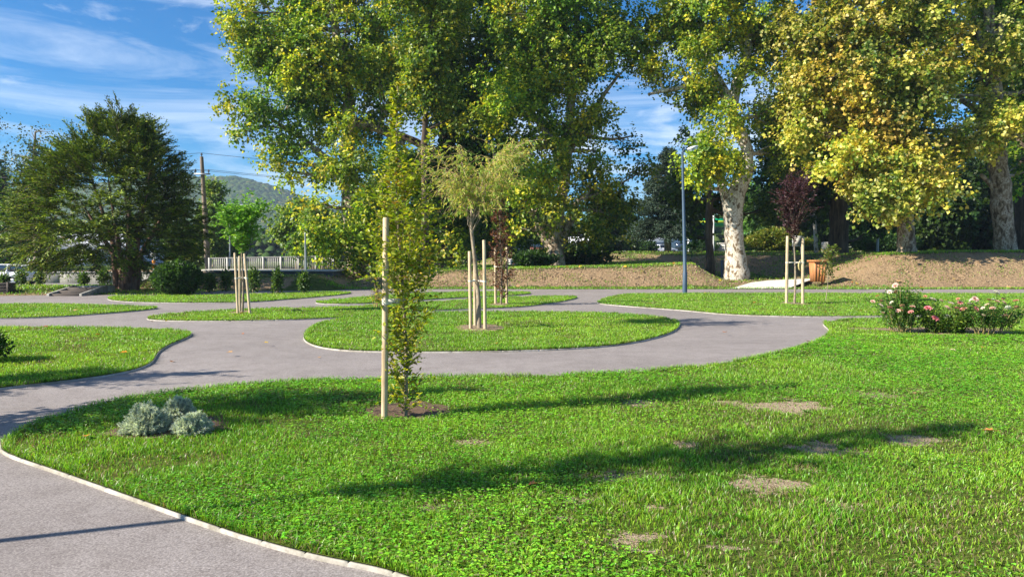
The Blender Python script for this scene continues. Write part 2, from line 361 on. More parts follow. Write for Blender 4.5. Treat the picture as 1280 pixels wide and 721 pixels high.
lawns['sliver'] = g2([(393, 379), (410, 380.5), (470, 379.5), (520, 376), (570, 373), (630, 370.5), (664, 367.5), (655, 366), (600, 365.5), (540, 366.5), (480, 370), (430, 374.5), (402, 377)])
lawns['side'] = g2([(-600, 381), (-200, 380.7), (0, 381), (75, 381.2), (112, 382.3), (160, 383.5), (196, 384.8), (196, 386.5), (169, 389.5), (112, 394), (56, 397.5), (0, 399), (-200, 402), (-600, 404)])
lawns['shrubbed'] = g2([(136, 372.5), (140, 376), (180, 378.5), (240, 379), (311, 378.2), (349, 375.5), (400, 371.5), (437, 367.5), (436, 365.8), (405, 365.6), (330, 368), (250, 370.2), (190, 370.5), (150, 371)])
lawns['right'] = g2([(746, 379), (760, 381.3), (800, 384.5), (860, 389), (900, 393), (940, 395), (1000, 396.3), (1080, 396), (1180, 394.3), (1300, 393), (1500, 392)]) + [(38, 21.5), (38, 31)] + g2([(1400, 368.5), (1280, 368), (1100, 367.5), (950, 367.3), (800, 367.8), (770, 370.5), (753, 375)])
LP = {}
lawn_labels = {}
def resample(P, h):
    out = []; n = len(P)
    for i in range(n):
        a, b = P[i], P[(i + 1) % n]; L = np.linalg.norm(b - a); hh = h if min(a[1], b[1]) > 1 and max(abs(a[0]), abs(b[0])) < 25 else 2.0
        m_ = max(1, int(round(L / hh))); out += [a + (b - a) * j / m_ for j in range(m_)] if L > hh * .5 else ([a] if i % 2 == 0 else [])
    return np.array(out)
for k, pts in lawns.items():
    s = np.array(smooth_closed(pts, 12)); s = resample(s, .16 if k in ('near', 'left', 'round') else .22)
    far_ = (s[:, 1] < 1) | (np.abs(s[:, 0]) > 25)
    for _ in range(14): s = np.where(far_[:, None], s, s * .5 + (np.roll(s, 1, 0) + np.roll(s, -1, 0)) * .25)
    LP[k] = s
def kerb(k, w=.016, z=.024):
    P = LP[k]; n = len(P); area = .5 * np.sum(P[:, 0] * np.roll(P[:, 1], -1) - np.roll(P[:, 0], -1) * P[:, 1])
    sg = 1 if area > 0 else -1
    T = np.roll(P, -1, 0) - np.roll(P, 1, 0); T /= np.maximum(np.linalg.norm(T, axis=1, keepdims=True), 1e-9)
    Nn = np.stack([T[:, 1], -T[:, 0]], 1) * sg
    jit = np.zeros(n)
    Pn, Nm, Zf = [], [], []
    for i in range(n):
        a, b_ = P[i], P[(i + 1) % n]
        Pn.append(a); Nm.append(Nn[i]); Zf.append(0)
        if i % 4 == 0:
            L_ = max(np.linalg.norm(b_ - a), .02)
            for e, zf in ((.45, 0), (.45 + .004 / L_, 1), (.45 + .010 / L_, 1), (.45 + .014 / L_, 0)): Pn.append(a + (b_ - a) * e); Nm.append(Nn[i]); Zf.append(zf)
    P = np.array(Pn); Nn = np.array(Nm); Zf = np.array(Zf); n = len(P); jit = (noise2(np.arange(n) // 6 * 3.3, np.zeros(n), 9) - .5) * .0018; jit[-8:] = 0; jit[:8] = 0; z = z - Zf * .007
    O = P + Nn * (w + jit)[:, None] if hasattr(jit, '__len__') else P + Nn * w
    I = P - Nn * .002
    zz = z + jit * .5
    v = np.concatenate([np.c_[O, np.full(n, -.01)], np.c_[O, zz - .004], np.c_[O * .9 + I * .1, zz], np.c_[I, zz], np.c_[I, np.full(n, -.01)]])
    i = np.arange(n); j = (i + 1) % n; fs = []
    for r in range(4): fs.append(np.stack([r * n + i, r * n + j, (r + 1) * n + j, (r + 1) * n + i], 1))
    mb = MB(); mb.add(v, np.concatenate(fs)); tag(mb.build('kerb_strip', M['kerb']), kind='structure')
for k in lawns: kerb(k)
def inpoly(P, x, y):
    c = np.zeros(len(x), bool); n = len(P); x1, y1 = P[:, 0], P[:, 1]; x2, y2 = np.roll(x1, -1), np.roll(y1, -1)
    for i in range(n):
        if y1[i] == y2[i]: continue
        k = ((y1[i] > y) != (y2[i] > y)); 
        c ^= k & (x < (x2[i] - x1[i]) * (y - y1[i]) / (y2[i] - y1[i]) + x1[i])
    return c
# gravel path in the gap
tag(flat_poly('gravel_path', [tuple(G(913, 361.4)[:2]), tuple(G(984, 361.4)[:2]), (18.2, 44.5), (15.6, 44.8), (14.0, 43.2)], .3, M['slab']), kind='structure')
bpy.data.objects['gravel_path'].data.transform(__import__('mathutils').Matrix.Identity(4))
me = bpy.data.objects['gravel_path'].data
for v in me.vertices: v.co.z = float(height(v.co.x, v.co.y)) + (.03 if v.co.y < 38 else .07)
# ================================================================== BARE SOIL
bare = []
def soil(px, py, rx, ry, m='soil', dome=.012, jag=.35, seed=0, z0=LZ + .004, world=None):
    c = G(px, py) if world is None else V(world); d = c.y
    wx = rx / F * d; wy = abs(G(px, py - ry).y - G(px, py + ry).y) / 2
    n = 40; rings = 5; vs = [(c.x, c.y, z0 + dome)]; fs = []
    for r in range(1, rings + 1):
        for k in range(n):
            a = tau * k / n; q = 1 + jag * (noise2([cos(a) * 2.2 + seed], [sin(a) * 2.2 + seed], 5)[0] - .5) * 2 + jag * .6 * (noise2([cos(a) * 6 + seed], [sin(a) * 6], 6)[0] - .5) * 2
            t = r / rings; x = c.x + cos(a) * wx * q * t; y = c.y + sin(a) * wy * q * t
            zz = z0 + dome * (1 - t * t) + (dome * .9 * (noise2([x * 14], [y * 14], 7)[0] - .5) if r < rings else 0)
            vs.append((x, y, zz))
    mb = MB(); tri = [[0, 1 + k, 1 + (k + 1) % n] for k in range(n)]
    qd = [[1 + (r - 1) * n + k, 1 + r * n + k, 1 + r * n + (k + 1) % n, 1 + (r - 1) * n + (k + 1) % n] for r in range(1, rings) for k in range(n)]
    mb.add(vs, tri); mb.n -= len(vs); mb.f.append(np.array(qd) + mb.n); mb.n += len(vs)
    tag(mb.build('soil_patch', M[m], smooth=True), kind='structure')
    bare.append((c.x, c.y, wx * .95, wy * .95))
thinp = []
def sparse(px, py, rx, ry, wt=None):
    c = G(px, py); d = c.y; thinp.append((c.x, c.y, rx * .82 / F * d, abs(G(px, py - ry).y - G(px, py + ry).y) / 2 * .92, .9 if rx > 59 else .58))
for (x, y, rx, ry) in [(1037, 565, 60, 12), (942, 612, 62, 12), (791, 682, 62, 18), (960, 510, 80, 8), (775, 604, 56, 10), (1150, 492, 22, 6), (590, 558, 34, 8), (1135, 556, 60, 8), (855, 600, 40, 8), (1010, 590, 30, 7),
                       (540, 641, 36, 8), (1100, 497, 30, 6), (806, 508, 30, 5), (860, 560, 26, 7), (640, 652, 40, 9), (905, 690, 34, 10), (725, 632, 34, 8), (1225, 432, 50, 4), (700, 655, 40, 9), (820, 640, 30, 7), (300, 655, 18, 5), (1060, 640, 26, 6), (1180, 650, 26, 7), (980, 680, 20, 7)]: sparse(x, y, rx, ry)
soil(513, 517, 62, 12, 'mulch', .03, .3, 40)
soil(602, 411.5, 33, 5, 'soil', .03, .3, 44)
soil(212, 538, 72, 15, 'mulch', .02, .35, 48)
soil(626, 381.5, 14, 2, 'soil', .02, .3, 52); soil(993, 380.5, 16, 2, 'soil', .02, .3, 55); soil(303, 391.5, 14, 2, 'soil', .02, .3, 58)
soil(1175, 415, 95, 5, 'soil', .02, .4, 61)
def thin_mask(x, y):
    x = np.asarray(x, float); y = np.asarray(y, float); m_ = np.zeros(len(x)); wv = (noise2(x * 2.2, y * 3, 81) - .5) * 1.9 + (noise2(x * 7, y * 9, 82) - .5) * 1.3 + (noise2(x * 22, y * 22, 83) - .5) * .6
    for cx, cy, a, b, wt in thinp: m_ = np.maximum(m_, wt - wt * ss(.1, 1.5, np.sqrt(((x - cx) / a) ** 2 + ((y - cy) / b) ** 2) + wv))
    return m_
from mathutils.geometry import delaunay_2d_cdt
for k, s in LP.items():
    inner = []
    if k == 'near':
        gx_, gy_ = np.meshgrid(np.arange(-2.5, 6.5, .07), np.arange(3, 10.5, .07)); q = np.stack([gx_.ravel(), gy_.ravel()], 1); q += rng.normal(0, .008, q.shape)
        q = q[inpoly(s, q[:, 0], q[:, 1]) & (np.abs(q[:, 0]) < .8 * q[:, 1] + .8)]
        inner = [V(p) for p in q]
    pts = [V(p) for p in s] + inner; n = len(s)
    vo, eo, fo, _, _, _ = delaunay_2d_cdt(pts, [(i, (i + 1) % n) for i in range(n)], [list(range(n))], 1, 1e-5)
    vv = np.array([[p.x, p.y, LZ] for p in vo]); mb = MB(); ff = [f for f in fo if len(f) == 3]
    A_ = np.array(ff); e1 = vv[A_[:, 1]] - vv[A_[:, 0]]; e2 = vv[A_[:, 2]] - vv[A_[:, 0]]; fl = (e1[:, 0] * e2[:, 1] - e1[:, 1] * e2[:, 0]) < 0; A_[fl] = A_[fl][:, ::-1]
    tm = thin_mask(vv[:, 0], vv[:, 1]) * .8
    mb.add(vv, A_, np.stack([tm] * 3, 1)); tag(mb.build('lawn', M['lawn'], smooth=True), kind='structure')
# ================================================================== GRASS BLADES
def bare_mask(x, y):
    k = np.ones(len(x))
    for cx, cy, a, b in bare:
        r = np.sqrt(((x - cx) / a) ** 2 + ((y - cy) / b) ** 2)
        k *= np.clip(.06 + .94 * ss(.75, 1.2, r), 0, 1)
    return k
gb = MB(); cl = MB(); bk = MB()
def blades(mb, x, y, z, hgt, wid, colr, lean=.45):
    n = len(x); a = rng.uniform(0, tau, n); ln = rng.uniform(.1, 1, n) * lean
    D = np.stack([np.cos(a), np.sin(a), np.zeros(n)], 1); b = rng.uniform(0, tau, n); S = np.stack([np.cos(b), np.sin(b), np.zeros(n)], 1)
    P = np.stack([x, y, z], 1); U = np.array([0, 0, 1.]); h = hgt[:, None]; w = wid[:, None] * .5; l = ln[:, None]
    v = np.stack([P - S * w, P + S * w, P + D * h * l * .4 + U * h * .58 + S * w * .8, P + D * h * l * .4 + U * h * .58 - S * w * .8, P + D * h * l * 1.25 + U * h * (1.02 - .25 * l)], 1)
    bq = np.arange(n)[:, None] * 5
    k = np.array([.40, .40, .85, .85, 1.3])  # base darkened like shade between blades, tip brightened, for contrast
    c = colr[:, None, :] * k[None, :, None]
    mb.add(v.reshape(-1, 3), bq + [0, 1, 2, 3], c.reshape(-1, 3)); mb.n -= n * 5; mb.f.append(bq + np.array([3, 2, 4]) + mb.n); mb.n += n * 5
def gcol(x, y, n, dry=.0):
    t = noise2(x * .55, y * .55, 21) * .6 + noise2(x * 2.5, y * 2.5, 22) * .4; t = t[:, None]
    c = np.array([.115, .33, .02]) * (1 - t) + np.array([.33, .56, .04]) * t
    c = c * rng.uniform(.55, 1.6, (n, 1)); c[:, 0] *= rng.uniform(.75, 1.35, n)
    s = rng.random(n) < (.12 + dry); c[s] = np.array([.36, .29, .13]) * rng.uniform(.6, 1.1, (s.sum(), 1))
    return c
for k, P in LP.items():
    lo = P.min(0); hi = P.max(0); lo[1] = max(lo[1], 2.4); lo[0] = max(lo[0], -30); hi[0] = min(hi[0], 30)
    for y0 in np.arange(math.floor(lo[1]), hi[1], 1.0):
        d = y0 + .5; dens = 7800 * (5 / max(d, 4)) ** 1.4 if d < 16 else 7800 * (5 / 16) ** 1.4 * (16 / d) ** 1.5
        dens = min(dens, 8600)
        xa = max(lo[0], -.76 * d - 2.2); xb = min(hi[0], .76 * d + 2.2)
        if xb <= xa: continue
        n = int(dens * (xb - xa)); x = rng.uniform(xa, xb, n); y = rng.uniform(y0, y0 + 1, n)
        nz = noise2(x * .8, y * .8, 31); n2 = noise2(x * 3.1, y * 3.1, 32)
        dm = np.clip(.35 + 1.5 * (nz * .5 + n2 * .5), .25, 1) 
        thin = np.maximum(ss(.52, .80, noise2(x * .6 + 9, y * 1.3, 35)) * (x > -.5) * (y < 9) * .45, ss(.60, .80, noise2(x * 1.7 + 5, y * 2.3, 36)) * .5); thin = np.maximum(thin, .88 * thin_mask(x, y) if k == 'near' else 0)
        keep = (rng.random(n) < bare_mask(x, y) * dm * (1 - thin)); x, y, nz, n2, thin = x[keep], y[keep], nz[keep], n2[keep], thin[keep]
        kk = inpoly(P, x, y); x, y, nz, n2, thin = x[kk], y[kk], nz[kk], n2[kk], thin[kk]; n = len(x)
        if n == 0: continue
        sc_ = max(1, d / 7) ** .75
        hg = rng.uniform(.022, .055, n) * (.5 + .9 * n2) * (1 - .4 * thin) * (1 + .18 * max(0, sc_ - 1)); wd = rng.uniform(.004, .008, n) * sc_
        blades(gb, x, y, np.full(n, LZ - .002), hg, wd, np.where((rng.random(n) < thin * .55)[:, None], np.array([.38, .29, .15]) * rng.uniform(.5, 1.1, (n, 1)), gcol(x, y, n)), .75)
# clover and broad-leaved weeds in the near lawn
n = 150000; y = 2.6 + 12 * rng.random(n) ** 1.3; x = rng.uniform(-.8, .8, n) * y + rng.uniform(-1, 2, n)
pat = noise2(x * .7 + 40, y * .7, 41) + .25 * noise2(x * 3, y * 3, 42)
keep = (rng.random(n) < ss(.45, .85, pat)) & inpoly(LP['near'], x, y) & (rng.random(n) < bare_mask(x, y)) & (rng.random(n) > thin_mask(x, y)); x, y = x[keep], y[keep]; n = len(x)
hz = rng.uniform(.02, .055, n); a0 = rng.uniform(0, tau, n); c = gcol(x, y, n) * np.array([.82, 1.02, .9]) * rng.uniform(.7, 1.25, (n, 1))
for j in range(3):
    a = a0 + j * tau / 3; A = np.stack([np.cos(a), np.sin(a), rng.uniform(-.2, .35, n)], 1); Nn = np.stack([rng.uniform(-.35, .35, n), rng.uniform(-.35, .35, n), np.ones(n)], 1)
    s = rng.uniform(.008, .015, n) * np.maximum(1, y / 6); gb.leaves(np.stack([x, y, LZ + hz], 1), A, Nn, s, s * 1.05, c, 'oval', .1)
# rosettes of broad blades
n = 150; x = rng.uniform(-4, 8, n); y = rng.uniform(3, 13, n); keep = inpoly(LP['near'], x, y) & (bare_mask(x, y) > .6); x, y = x[keep], y[keep]
for cx, cy in zip(x, y):
    m_ = rng.integers(12, 22); a = rng.uniform(0, tau, m_); el = rng.uniform(.3, 1.5, m_)
    A = np.stack([np.cos(a), np.sin(a), el], 1); L = rng.uniform(.03, .075, m_)
    gb.leaves(np.tile([cx, cy, LZ], (m_, 1)), A, np.tile([0, 0, 1.], (m_, 1)) + rng.normal(0, .2, (m_, 3)), L, L * .16, np.tile(np.array([.16, .38, .03]) * rng.uniform(.7, 1.3), (m_, 1)), 'oval', .2)
# grass leaning over the kerbs
for k, P in LP.items():
    NN = {'near': 26000, 'round': 9000, 'left': 7000}.get(k, 5000)
    i = rng.integers(0, len(P), NN); t = rng.random(NN)[:, None]; q = P[i] * (1 - t) + np.roll(P, -1, 0)[i] * t
    q = q + rng.normal(0, .03, q.shape); kk = (q[:, 1] > 2.5) & (q[:, 1] < 37) & (np.abs(q[:, 0]) < .76 * q[:, 1] + 2) & (noise2(q[:, 0] * 2.2, q[:, 1] * 2.2, 50) > .32); q = q[kk]; kk = inpoly(P, q[:, 0], q[:, 1]); q = q[kk]; n = len(q)
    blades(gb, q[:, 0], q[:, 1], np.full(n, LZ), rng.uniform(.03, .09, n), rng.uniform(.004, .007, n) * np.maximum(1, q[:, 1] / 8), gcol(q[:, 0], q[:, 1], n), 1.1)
tag(gb.build('grass', M['grass']), kind='stuff')
# verge and bank grass following the terrain
def verge(x0, x1, y0, y1, dens, hh, dry, ww, seed, thr=.0, cond=None):
    n = int((x1 - x0) * (y1 - y0) * dens); x = rng.uniform(x0, x1, n); y = rng.uniform(y0, y1, n)
    k = noise2(x * .9, y * .9, seed) + .3 * noise2(x * 4, y * 4, seed + 1) > thr
    if cond is not None: k &= cond(x, y)
    x, y = x[k], y[k]; n = len(x); z = height(x, y) - .01
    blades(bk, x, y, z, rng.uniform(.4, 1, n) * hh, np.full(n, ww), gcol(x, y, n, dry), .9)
verge(-9.5, 30, 37.4, 38.4, 160, .14, .03, .035, 61, .2)          # green strip at the foot of the banks
verge(-9, 12, 38.2, 41.5, 90, .10, .35, .035, 62, .56)            # weeds on the bank face
verge(17.5, 34, 39.0, 43, 80, .10, .35, .035, 63, .62)
verge(-9, 10.5, 41.3, 44, 120, .16, .05, .04, 64, .25)
verge(22.5, 36, 43.2, 46, 120, .16, .05, .04, 65, .25)
verge(11.5, 20, 37.6, 42, 70, .08, .5, .035, 66, .45, lambda x, y: ~((x > 10.8) & (x < 18) & (y < 44) & (x > 11.2 + (y - 37.8) * .5) & (x < 14.4 + (y - 37.8) * .6)))
verge(-35, -14, 31.5, 37, 90, .12, .1, .035, 67, .3)
verge(-18, -9, 37, 42, 50, .12, .4, .04, 68, .5)
verge(-12, 40, 44, 72, 22, .16, .25, .06, 69, .35)
tag(bk.build('bank_grass', M['grass']), kind='stuff')
# clods and pebbles on the banks
pb = MB(); n = 15000
x = rng.uniform(-9, 34, n); y = np.where(rng.random(n) < .8, rng.uniform(38, 43.5, n), rng.uniform(38, 46, n)); k = (height(x, y) > .08) & (height(x, y) < 1.9); x, y = x[k], y[k]
z = height(x, y); n = len(x); s = rng.uniform(.015, .075, n) * rng.random(n) ** .5
oc = np.array([[1, 0, 0], [0, 1, 0], [-1, 0, 0], [0, -1, 0], [0, 0, .8], [0, 0, -.8]]); of = np.array([[0, 1, 4], [1, 2, 4], [2, 3, 4], [3, 0, 4], [1, 0, 5], [2, 1, 5], [3, 2, 5], [0, 3, 5]])
v = np.stack([x, y, z], 1)[:, None, :] + oc[None] * s[:, None, None] * rng.uniform(.5, 1.4, (n, 6, 1))
cc = np.array([.40, .29, .185]) * rng.uniform(.5, 1.2, (n, 1))
pb.add(v.reshape(-1, 3), (np.arange(n)[:, None, None] * 6 + of[None]).reshape(-1, 3), np.repeat(cc, 6, 0))
tag(pb.build('soil_clods', M['deadleaf']), kind='stuff')
# ================================================================== TREES
def bez(a, b, c, n=6): return [a * (1 - t) ** 2 + b * 2 * t * (1 - t) + c * t * t for t in [i / n for i in range(n + 1)]]
def palette(n, cols, w):
    w = np.array(w, float); w /= w.sum(); i = rng.choice(len(cols), n, p=w); return np.array(cols, float)[i]
GREENS = [(.075, .155, .014), (.175, .265, .018), (.32, .38, .026), (.54, .48, .036)]
def tree(name, label, cat, base, stems, blobs, cols=GREENS, w=(3, 3, 2, 1), nleaf=40000, lsize=.2, bark='bark_plane', group=None, kind='kite', lw=.85,
         nsub=9, subr=.42, thr=.40, hscale=1.1, twig=.30, per=14, branches=True, seed=0, limb=.07, leafm='leaf', nst=8, droop=0.0, up=.8):
    global rng
    rng = np.random.default_rng(1000 + seed)
    base = V(base); root = thing(name, base, label, cat, group)
    tb = MB(); allp = []
    for st in stems:
        pts = [V(p) for p, r in st]; rad = [r for p, r in st]
        # subdivide with slight irregularity
        P = []; Rr = []
        for i in range(len(pts) - 1):
            for k in range(5):
                t = k / 5; P.append(pts[i].lerp(pts[i + 1], t)); Rr.append(rad[i] * (1 - t) + rad[i + 1] * t)
        P.append(pts[-1]); Rr.append(rad[-1])
        for i in range(1, len(P) - 1):
            sl_ = min(Rr[i] * .09, (P[i] - P[i - 1]).length * .05); P[i] = P[i] + V(rng.normal(0, sl_, 3)); Rr[i] *= rng.uniform(.95, 1.06)
        allp += list(zip(P, Rr)); Rr = [r * .84 for r in Rr]; tb.tube([p - base for p in P], Rr, 12)
    AP = np.array([list(p) + [r] for p, r in allp])
    subs = []
    for (c, r, wt, tint) in blobs:
        c = V(c); r = V(r)
        k = max(3, int(nsub * wt))
        for _ in range(k):
            d = rdir(1)[0]; u = rng.uniform(.35, .80); cc = c + V((d[0] * r.x, d[1] * r.y, d[2] * r.z)) * u
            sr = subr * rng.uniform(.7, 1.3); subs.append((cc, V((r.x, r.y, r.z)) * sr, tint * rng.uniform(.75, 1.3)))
        if branches:
            # limb from the nearest lower stem point to the blob
            dist = np.linalg.norm(AP[:, :3] - np.array(c), axis=1) + np.where(AP[:, 2] > c.z, 3 * (AP[:, 2] - c.z), 0)
            j = int(dist.argmin()); a = V(AP[j, :3]); r0 = min(AP[j, 3] * .6, limb * 2.2 + .01)
            mid = a.lerp(c, .5) + V((0, 0, -.08 * (c - a).length if c.z > a.z else .1)) + V(rng.normal(0, .12, 3)) * (c - a).length * .4
            L1 = bez(a, mid, c, 7); tb.tube([p - base for p in L1], list(np.linspace(r0, r0 * .35, 8)), 7)
            for s_ in subs[-k:]:
                i0 = rng.integers(2, 7); a2 = L1[i0]; m2 = a2.lerp(s_[0], .5) + V(rng.normal(0, .15, 3)) * (s_[0] - a2).length * .5
                tb.tube([p - base for p in bez(a2, m2, s_[0], 5)], list(np.linspace(r0 * .35, r0 * .08 + .004, 6)), 5)
    vol = np.array([(s[1].x * s[1].y * s[1].z) ** .67 for s in subs]); vol /= vol.sum()
    cnt = (vol * nleaf / per).astype(int) + 1
    C0 = np.concatenate([np.tile(list(s[0]), (c, 1)) for s, c in zip(subs, cnt)]); RR = np.concatenate([np.tile(list(s[1]), (c, 1)) for s, c in zip(subs, cnt)])
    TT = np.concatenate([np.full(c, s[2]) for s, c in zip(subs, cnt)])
    d = rdir(len(C0)); u = rng.random(len(C0)) ** .45 * 1.12; Q = C0 + d * RR * u[:, None]
    nn = noise(Q / hscale, seed) * .65 + noise(Q / (hscale * .4), seed + 1) * .35; keep = nn > thr + .015; Q = Q[keep]; d = d[keep]; TT = TT[keep]; nn = nn[keep]
    n = len(Q); td = unit(d * .8 + rng.normal(0, .55, (n, 3)) + np.array([0, 0, -.15])); tl = rng.uniform(.4, 1.5, n) * twig * 2.5
    tt = rng.random((n, per)) ; sag = (tt ** 2) * .22 * tl[:, None]
    P = (Q[:, None, :] + td[:, None, :] * (tt * tl[:, None])[..., None]).reshape(-1, 3); P[:, 2] -= sag.ravel(); P += rng.normal(0, twig * .38, P.shape); D = np.repeat(unit(d + td * .5), per, 0)
    A = unit(D * .6 + rng.normal(0, .7, P.shape) + np.array([0, 0, -.35])); Nn = unit(D * .7 + np.array([-.25, -.15, up]) + rng.normal(0, .55, P.shape))
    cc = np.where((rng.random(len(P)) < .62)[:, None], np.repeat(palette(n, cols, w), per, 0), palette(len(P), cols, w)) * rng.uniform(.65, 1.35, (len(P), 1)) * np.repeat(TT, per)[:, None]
    sun = np.repeat(noise(Q / 2.2, seed + 5), per)[:, None]        # whole sprays turn yellow before others
    cc = cc * (1 + (sun - .5) * np.array([[1.1, .5, .2]]))
    cc = cc * 1.08; s = rng.uniform(.7, 1.25, len(P)) * lsize
    lb = MB(); lb.leaves(P - np.array(base), A, Nn, s, s * lw, np.clip(cc, .003, .9), kind)
    tb.build('trunk', M[bark], root, smooth=True); lb.build('crown', M[leafm], root)
    return root
def B(px, py, rx, ry, d, rd=None, wt=1, tint=1):
    s = d / F * 1.10; return (W(px, py, d), V((rx * s, (rd if rd else (rx + ry) / 2 * s), ry * s)), wt, tint)
def S(d, *pts): return [(W(p[0], p[1], d + (p[3] if len(p) > 3 else 0)), p[2] / F * d) for p in pts]
def ground_at(px, d): p = W(px, 400, d); return V((p.x, p.y, float(height(p.x, p.y))))
GP = 'plane trees standing on the bank'
# T3 big plane on the left of the grove
d = 47; tree('plane_tree', 'huge leafy plane left of the grove, its crown overhanging the hill', 'tree', ground_at(448, d),
    [[(ground_at(448, d) - V((0, 0, .3)), .95)] + S(d, (446, 325, 15), (438, 260, 13), (434, 190, 10.5), (436, 120, 8), (420, 40, 6), (410, -60, 4)),
     S(d, (437, 240, 8), (415, 205, 6), (380, 175, 4), (340, 150, 2.5)), S(d, (440, 300, 7), (470, 240, 6), (500, 200, 4)),
     S(d, (436, 150, 7), (470, 160, 6, 1), (505, 180, 4, 2))],
    [B(340, 40, 55, 55, d, wt=1.4), B(320, 120, 34, 32, d - 1), B(375, 110, 50, 48, d, wt=1.3), B(345, 175, 32, 22, d - 1, wt=.7, tint=1.2), B(420, 60, 60, 60, d, wt=1.5), B(480, 30, 50, 60, d + 1, wt=1.2),
     B(390, -30, 70, 50, d), B(470, -60, 70, 60, d), B(430, 160, 50, 35, d + 2, wt=.8), B(400, 215, 28, 16, d + 1, wt=.5), B(490, 110, 38, 50, d + 1), B(300, 158, 16, 16, d - 1, wt=.4, tint=1.2),
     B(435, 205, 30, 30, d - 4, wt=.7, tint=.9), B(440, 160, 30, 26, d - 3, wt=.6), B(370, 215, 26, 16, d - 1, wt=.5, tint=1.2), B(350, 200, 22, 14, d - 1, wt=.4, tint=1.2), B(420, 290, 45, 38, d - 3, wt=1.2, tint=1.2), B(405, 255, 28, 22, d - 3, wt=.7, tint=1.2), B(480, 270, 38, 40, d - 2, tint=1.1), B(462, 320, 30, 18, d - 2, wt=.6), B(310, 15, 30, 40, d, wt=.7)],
    cols=GREENS, w=(2.6, 3.2, 2.4, 1.4), nleaf=125000, lsize=.205, bark='bark_plane2', group=GP, seed=1, thr=.43, twig=.34)
# T4 tree in the middle of the grove, shade put into its dark greens
d = 55; tree('plane_tree', 'tallest tree, leaf colour darkened as shade, filling the middle of the grove above the willow sapling', 'tree', ground_at(560, d),
    [[(ground_at(560, d) - V((0, 0, .3)), .9)] + S(d, (560, 280, 13), (556, 200, 12), (560, 100, 9), (565, 0, 6), (570, -60, 4)),
     S(d, (558, 200, 8), (520, 178, 6), (480, 160, 5), (455, 150, 4)), S(d, (560, 180, 9), (590, 130, 7), (610, 80, 5))],
    [B(560, 40, 70, 70, d, wt=1.6), B(600, 120, 60, 60, d, wt=1.5), B(520, 110, 55, 50, d, wt=1.3), B(560, 200, 60, 50, d, wt=1.4), B(620, 210, 50, 45, d, wt=1.1), B(500, 220, 40, 45, d), B(540, 280, 55, 35, d), B(620, 280, 55, 30, d), B(570, -50, 80, 50, d), B(640, 30, 40, 60, d), B(590, 310, 40, 18, d)],
    cols=[(.05, .12, .012), (.09, .18, .016), (.17, .25, .02)], w=(3, 3, 2), nleaf=105000, lsize=.24, bark='bark_dark', group=GP, seed=2, thr=.38, twig=.36)
d = 42.5; tree('plane_tree', 'bright yellow-green plane with leafy boughs just behind the tall hornbeam sapling top', 'tree', ground_at(530, d),
    [[(ground_at(530, d) - V((0, 0, .3)), .34)] + S(d, (532, 250, 5), (530, 180, 4.5), (535, 100, 4), (540, 20, 3))],
    [B(540, 60, 40, 36, d - 1, tint=.75), B(535, 110, 30, 22, d, tint=.8), B(552, 115, 24, 18, d, wt=.6, tint=.95), B(525, -10, 50, 36, d, tint=.8), B(560, 150, 22, 12, d, wt=.4, tint=.75), B(500, 320, 26, 20, d, wt=.5), B(560, 310, 26, 20, d, wt=.4)],
    cols=GREENS, w=(2, 3, 3, 1.5), nleaf=34000, lsize=.19, bark='bark_dark', group=GP, seed=3, thr=.43)
# T5 plane centre-right, leaning multi-stem trunk
d = 48; tree('plane_tree', 'plane with pale trunk forking low on the bank, left of the conifer', 'tree', ground_at(692, d),
    [[(ground_at(694, d) - V((0, 0, .3)), .82)] + S(d, (694, 318, 14), (692, 298, 11.5), (700, 260, 8.5), (708, 215, 7.5), (712, 160, 7), (716, 90, 6), (722, 10, 4)),
     S(d, (686, 308, 8), (670, 275, 6), (660, 245, 6), (640, 222, 4), (622, 205, 3)), S(d, (706, 215, 7), (690, 175, 6), (672, 150, 5), (655, 130, 3.5)), S(d, (710, 190, 5), (735, 150, 4), (755, 118, 3), (775, 92, 2)),
     S(d, (698, 310, 9), (712, 280, 6), (722, 250, 4)), S(d, (716, 100, 5), (745, 60, 4), (790, 30, 3))],
    [B(650, 105, 46, 42, d, wt=1.2, tint=1.15), B(630, 140, 32, 34, d - 1, tint=1.15), B(690, 60, 55, 48, d, wt=1.4), B(740, 70, 45, 40, d, wt=1.1), B(700, 0, 70, 40, d, wt=1.3), B(650, 20, 50, 40, d), B(670, 180, 40, 26, d, wt=.8),
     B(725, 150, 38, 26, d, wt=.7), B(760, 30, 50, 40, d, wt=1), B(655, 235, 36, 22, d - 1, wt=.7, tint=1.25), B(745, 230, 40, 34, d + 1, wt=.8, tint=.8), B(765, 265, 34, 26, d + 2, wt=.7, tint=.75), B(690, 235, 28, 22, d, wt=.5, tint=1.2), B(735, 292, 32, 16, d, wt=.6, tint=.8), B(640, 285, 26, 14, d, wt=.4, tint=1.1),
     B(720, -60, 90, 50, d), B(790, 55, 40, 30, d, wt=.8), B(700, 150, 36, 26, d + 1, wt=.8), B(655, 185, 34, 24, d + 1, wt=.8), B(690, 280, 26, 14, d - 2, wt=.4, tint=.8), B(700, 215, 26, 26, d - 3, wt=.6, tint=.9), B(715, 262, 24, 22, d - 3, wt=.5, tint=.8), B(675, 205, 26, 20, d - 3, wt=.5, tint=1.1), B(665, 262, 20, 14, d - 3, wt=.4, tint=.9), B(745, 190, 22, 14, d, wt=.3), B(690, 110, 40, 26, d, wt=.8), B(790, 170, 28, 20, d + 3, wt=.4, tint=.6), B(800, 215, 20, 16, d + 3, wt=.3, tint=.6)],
    cols=GREENS, w=(2.2, 3, 2.8, 1.8), nleaf=125000, lsize=.205, bark='bark_plane2', group=GP, seed=4, thr=.42, twig=.33)
